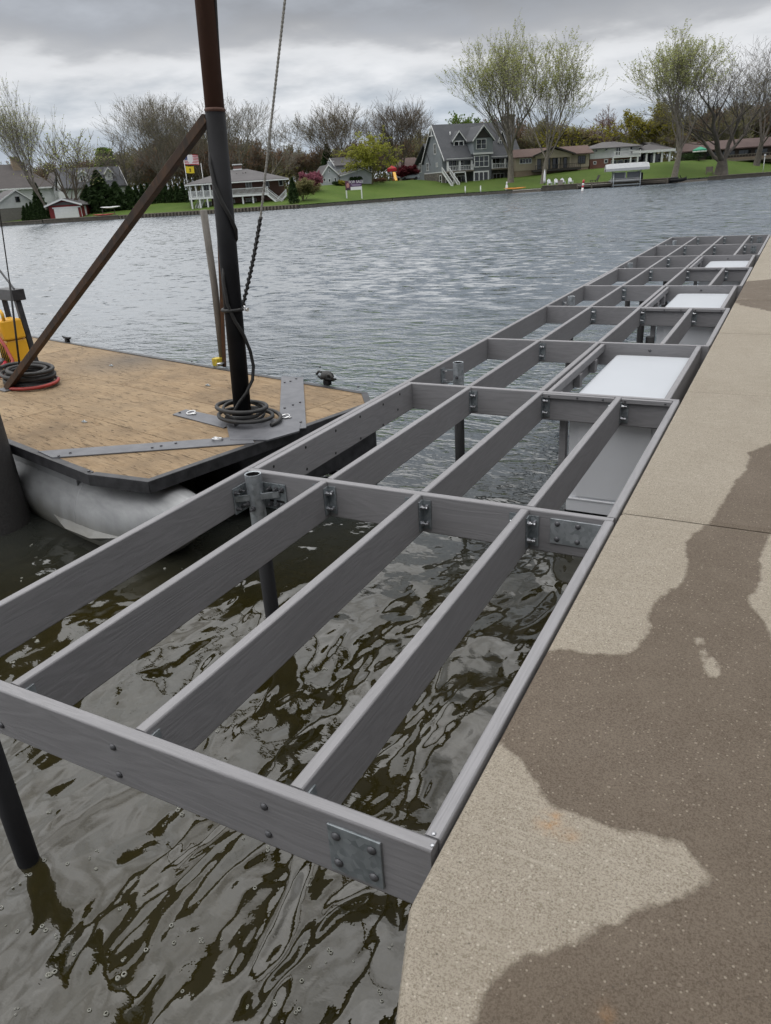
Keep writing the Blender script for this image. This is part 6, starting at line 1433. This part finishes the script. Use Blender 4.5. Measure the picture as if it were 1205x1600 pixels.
m = MB(); m.box(-.9, -.35, .65, .5, .35, .75); m.build('seat', 'darktrim', lc); m = MB(); m.loft([[(.5, -.35, .72), (.5, .35, .72), (.58, .35, .72), (.58, -.35, .72)], [(.95, -.35, 1.6), (.95, .35, 1.6), (1.03, .35, 1.6), (1.03, -.35, 1.6)]]); m.build('backrest', 'darktrim', lc)
for x in (-.8, .4):
    for y in (-.3, .3): m = MB(); m.box(x-.04, y-.04, .2, x+.04, y+.04, .65); m.build('leg', 'darktrim', lc)
# floating dock sections along the quay
def quaydock(pa_, pb_, label, mat, z=.75, d=2.6):
    P = [azpt(q, shore_d(q)-o_) for q, o_ in ((pa_, .2), (pa_, d), (pb_, d), (pb_, .2))]; c = sum(P, Vector())/4; c.z = 0
    r = thing('quay_dock', label, 'dock', c); n = max(2, int((pb_-pa_)/4)); 
    for i in range(n):
        a = P[0].lerp(P[3], (i+.03)/n), P[1].lerp(P[2], (i+.03)/n), P[1].lerp(P[2], (i+.97)/n), P[0].lerp(P[3], (i+.97)/n)
        m = MB(); m.poly([(q.x-c.x, q.y-c.y) for q in a][::1], z-.06, z); m.build('deck_board', mat, r)
    m = MB(); m.poly([((P[i].x-c.x)*.97, (P[i].y-c.y)*.97) for i in range(4)], z-.42, z-.061); m.build('deck_frame', 'timber', r)
    for q in P[1:3]: m = MB(); m.cyl((q.x-c.x, q.y-c.y, -1.4), (q.x-c.x, q.y-c.y, z+.35), .10, n=8); m.build('pile', 'timber', r)
quaydock(903, 925, 'short white fronted dock section left of the boat lift', 'dockwhite'); quaydock(926, 958, 'pale plank dock running up to the boat lift', 'dockwhite'); quaydock(998, 1044, 'low plank dock with pale edge boards right of the boat lift', 'capwood', .7, 1.6)

# boat lift with canopy and pontoon boat
px = 979; e = -3.2; p = azpt(px, shore_d(px)+e); p.z = 0; k = pxm(px, e); bl = thing('boat_lift', 'boat lift with a pale grey canopy over the moored boat', 'boat lift', p, facing(p)+.12)
w2 = 25*k; zc0, zc1 = 18.5*k, 26*k; M['canvas'] = simple('pale_canvas', (.42, .43, .44), (.34, .35, .36), 2, .8)
for x in (-w2*.62, w2*.62):
    for y in (-1.4, 1.5): m = MB(); m.cyl((x, y, -1.4), (x, y, zc0), .08, n=8); m.build('post', 'galv', bl)
m = MB(); secs = []
for i in range(11):
    x = -w2+2*w2*i/10; dn = .28*k*2 if i in (0, 10) else 0
    secs.append([(x, -1.9, zc0-.9*k+dn*0), (x, -1.9, zc0+2*k), (x, -.9, zc1-1.3*k-dn), (x, 0, zc1-dn), (x, .9, zc1-1.3*k-dn), (x, 1.9, zc0+2*k), (x, 1.9, zc0-.9*k), (x, 0, zc0+3*k)])
m.loft(secs, True, False); m.build('canopy', 'canvas', bl)
for y in (-1.4, 1.5): m = MB(); m.bar((-w2*.66, y, .35), (w2*.66, y, .35), .12, .18); m.build('cradle_beam', 'galvd', bl)
for x in (-w2*.5, w2*.5): m = MB(); m.bar((x, -1.5, .55), (x, 1.6, .55), .14, .14); m.build('bunk', 'timber', bl)
bt_ = thing('pontoon_boat', 'grey pontoon boat with dark rails sitting in the boat lift', 'boat', (p.x, p.y, .75), facing(p)+.12)
for y in (-.95, .95):
    m = MB(); m.tube([(-w2*.80, y, .38), (-w2*.68, y, .32), (-w2*.5, y, .30), (w2*.6, y, .30), (w2*.66, y, .30)], [.03, .2, .30, .30, .26], 12); m.build('float', 'alu', bt_)
m = MB(); m.box(-w2*.72, -1.2, .60, w2*.66, 1.2, .72); m.build('deck', 'alu', bt_)
for x0, x1 in ((-w2*.66, -w2*.1), (0, w2*.6)): m = MB(); m.box(x0, -1.17, .75, x1, -1.12, 1.75); m.build('fence_panel', 'sid_dk', bt_); m = MB(); m.bar((x0, -1.15, 1.82), (x1, -1.15, 1.82), .05, .05); m.build('rail', 'bolt', bt_)
for x0 in (-w2*.4, w2*.2): m = MB(); m.box(x0, -.9, .73, x0+1.4, .9, 1.2); m.box(x0+1.15, -.9, 1.2, x0+1.4, .9, 1.7); m.build('bench', 'panel', bt_, bevel=.05)
m = MB(); m.box(w2*.66, -.25, .3, w2*.78, .25, 1.5); m.build('outboard', 'black', bt_, bevel=.08)

# jet ski, buoy, bench, table with green parasol, lamp post, swing
p = azpt(1060, shore_d(1060)-1.6); p.z = .15; js = thing('jet_ski', 'black jet ski moored under the leaning tree', 'jet ski', p, facing(p)+.2)
m = MB(); m.loft([[(x, y*wd, z+up) for y, z in ((-1, .35), (-.6, 0), (.6, 0), (1, .35), (.55, .62), (-.55, .62))] for x, wd, up in ((-1.5, .45, 0), (-.6, .58, 0), (.6, .55, .03), (1.3, .3, .14), (1.7, .05, .3))], True, True); m.build('hull', 'black', js)
m = MB(); m.box(-1.2, -.2, .62, .2, .2, .92); m.build('saddle', 'rubber', js, bevel=.08); m = MB(); m.bar((.4, -.42, 1.15), (.4, .42, 1.15), .06, .06); m.bar((.75, 0, .6), (.4, 0, 1.15), .16, .12); m.build('handlebar', 'black', js)
p = G(911, 306, 0.0); p = azpt(911, 138); p.z = 0; by = thing('marker_buoy', 'small red and white spar buoy floating off the quay', 'buoy', p); 
def byseg(z0, z1, mat, nm): m = MB(); m.cyl((.10*z0, 0, z0), (.10*z1, 0, z1), .17, n=12); m.build(nm, mat, by)
byseg(-.6, .5, 'white', 'white_band'); byseg(.501, .85, 'redlite', 'red_band'); byseg(.851, 1.2, 'white', 'white_band'); byseg(1.201, 1.7, 'redlite', 'red_band')
p = place(1110, 5); sb = thing('garden_bench', 'small weathered timber bench left of the gnarled tree', 'bench', p, facing(p)+.3)
for n_, a in (('seat', (-.7, -.3, .42, .7, .25, .48)), ('backrest', (-.7, .25, .55, .7, .30, 1.5))): m = MB(); m.box(*a); m.build(n_, 'capwood', sb)
for x in (-.65, .65):
    for y in (-.27, .26): m = MB(); m.box(x-.05, y-.04, -.2, x+.05, y+.04, .42 if y < 0 else 1.5); m.build('leg', 'capwood', sb)
M['teal'] = simple('green_canvas', (.03, .30, .17), (.025, .24, .14), 3, .7)
p = place(1091, 26); tp = thing('garden_parasol', 'small green and white parasol over a patio table at right', 'parasol', p); m = MB(); m.cyl((0, 0, -.2), (0, 0, 2.7), .05, n=8); m.build('pole', 'darktrim', tp)
m = MB(); m.loft([[(1.5*c_(2*PI*j/10)*q, 1.5*s_(2*PI*j/10)*q, z) for j in range(10)] for q, z in ((1, 1.9), (1, 2.15), (.5, 2.5), (.03, 2.75))], False, False); m.build('canopy', 'teal', tp); m = MB(); m.cyl((0, 0, 1.62), (0, 0, 1.9), 1.45, 1.5, 10); m.build('valance', 'white', tp)
p = place(1091, 24.5); tb = thing('patio_table', 'dark round patio table below the green parasol', 'table', p); m = MB(); m.cyl((0, 0, .72), (0, 0, .78), .8, n=16); m.build('table_top', 'darktrim', tb); m = MB(); m.cyl((0, 0, -.1), (0, 0, .72), .12, n=8); m.build('pedestal', 'darktrim', tb)
p = place(1194, 3); lp = thing('lamp_post', 'slim white lamp post on the lawn at the far right', 'lamp post', p); m = MB(); m.cyl((0, 0, -.2), (0, 0, 3.1), .07, n=8); m.build('post', 'trim', lp); m = MB(); m.box(-.16, -.16, 3.1, .16, .16, 3.5); m.build('lantern', 'panel', lp)
for px, ht_, lb in ((727, 1.1, 'short white bollard at the water edge below the lake house'), (751, 1.0, 'second short white bollard along the lake house shore')):
    p = place(px, .8); q = thing('bollard', lb, 'bollard', p); m = MB(); m.cyl((0, 0, -.4), (0, 0, ht_), .12, n=8); m.build('post', 'trim', q); m = MB(); m.tube([(0, 0, ht_), (0, 0, ht_+.08), (0, 0, ht_+.14)], [.15, .14, .03], 8); m.build('cap', 'trim', q)
p = place(792, 1.2); q = thing('garden_figure', 'small white garden figure beside the orange kayak', 'figure', p); m = MB(); m.tube([(0, 0, -.2), (0, 0, .3), (0, 0, .9), (0, 0, 1.1), (0, 0, 1.2), (0, 0, 1.45), (0, 0, 1.55)], [.3, .26, .22, .1, .16, .15, .03], 10); m.build('body', 'trim', q)
# red canopy tent, slide and parked cars left of the lake house
p = place(614, 33); k = pxm(614, 33); ct = thing('canopy_tent', 'bright red canopy tent left of the grey lake house', 'tent', p, facing(p))
M['redc'] = simple('red_canvas', (.40, .012, .022), (.32, .010, .02), 3, .7)
for x in (-5.5*k, 5.5*k):
    for y in (-1.4, 1.4): m = MB(); m.cyl((x, y, -.3), (x, y, 13*k), .06, n=6); m.build('leg', 'galv', ct)
m = MB(); m.loft([[(x*5.9*k*q, y*1.6*q, z) for x, y in ((-1, -1), (1, -1), (1, 1), (-1, 1))] for q, z in ((1, 11*k), (1, 14.5*k), (.05, 18*k))], True, False); m.build('canopy', 'redc', ct)
p = place(617, 28); sl_ = thing('play_slide', 'yellow and orange play slide in front of the red tent', 'slide', p, facing(p)); m = MB(); m.loft([[(-.3, 0, 1.9), (.3, 0, 1.9), (.3, .1, 1.8), (-.3, .1, 1.8)], [(-.1, -1.2, .9), (.5, -1.2, .9), (.5, -1.1, .8), (-.1, -1.1, .8)], [(.1, -2.2, .1), (.7, -2.2, .1), (.7, -2.1, 0), (.1, -2.1, 0)]]); m.build('chute', 'yellow', sl_); m = MB(); m.bar((-.25, .1, 0), (-.25, .1, 1.85), .08, .08); m.bar((.25, .1, 0), (.25, .1, 1.85), .08, .08); m.build('ladder', 'orange', sl_)
M['carw'] = simple('white_car_paint', (.70, .71, .72), (.66, .67, .68), 2, .25); M['carb'] = simple('silver_car_paint', (.35, .38, .42), (.3, .33, .37), 2, .25)
def car(px, e, mat, label, rz):
    p = place(px, e); r = thing('parked_car', label, 'car', p, facing(p)+rz); 
    m = MB(); m.loft([[(x, -.88*w_, .35), (x, .88*w_, .35), (x, .88*w_, zt), (x, -.88*w_, zt)] for x, w_, zt in ((-2.2, .9, .75), (-2.0, 1, .92), (-1.0, 1, 1.0), (1.0, 1, 1.0), (2.0, 1, .95), (2.2, .92, .8))]); m.build('body', mat, r, bevel=.08)
    m = MB(); m.loft([[(x, -.78, 1.0), (x, .78, 1.0), (x, .68, zt), (x, -.68, zt)] for x, zt in ((-1.4, 1.02), (-.7, 1.5), (.9, 1.52), (1.7, 1.02))]); m.build('cabin', 'glass', r); m = MB(); m.box(-.7, -.66, 1.505, .9, .66, 1.56); m.build('roof_panel', mat, r)
    for x in (-1.35, 1.35):
        for y in (-.85, .85): m = MB(); m.cyl((x, y-.1, .33), (x, y+.1, .33), .33, n=14); w_ = m.build('wheel', 'rubber', r)
car(630, 34, 'carw', 'white car parked between red tent and grey house', .3); car(641, 30, 'carb', 'silver blue car beside the grey house side wall', .2)
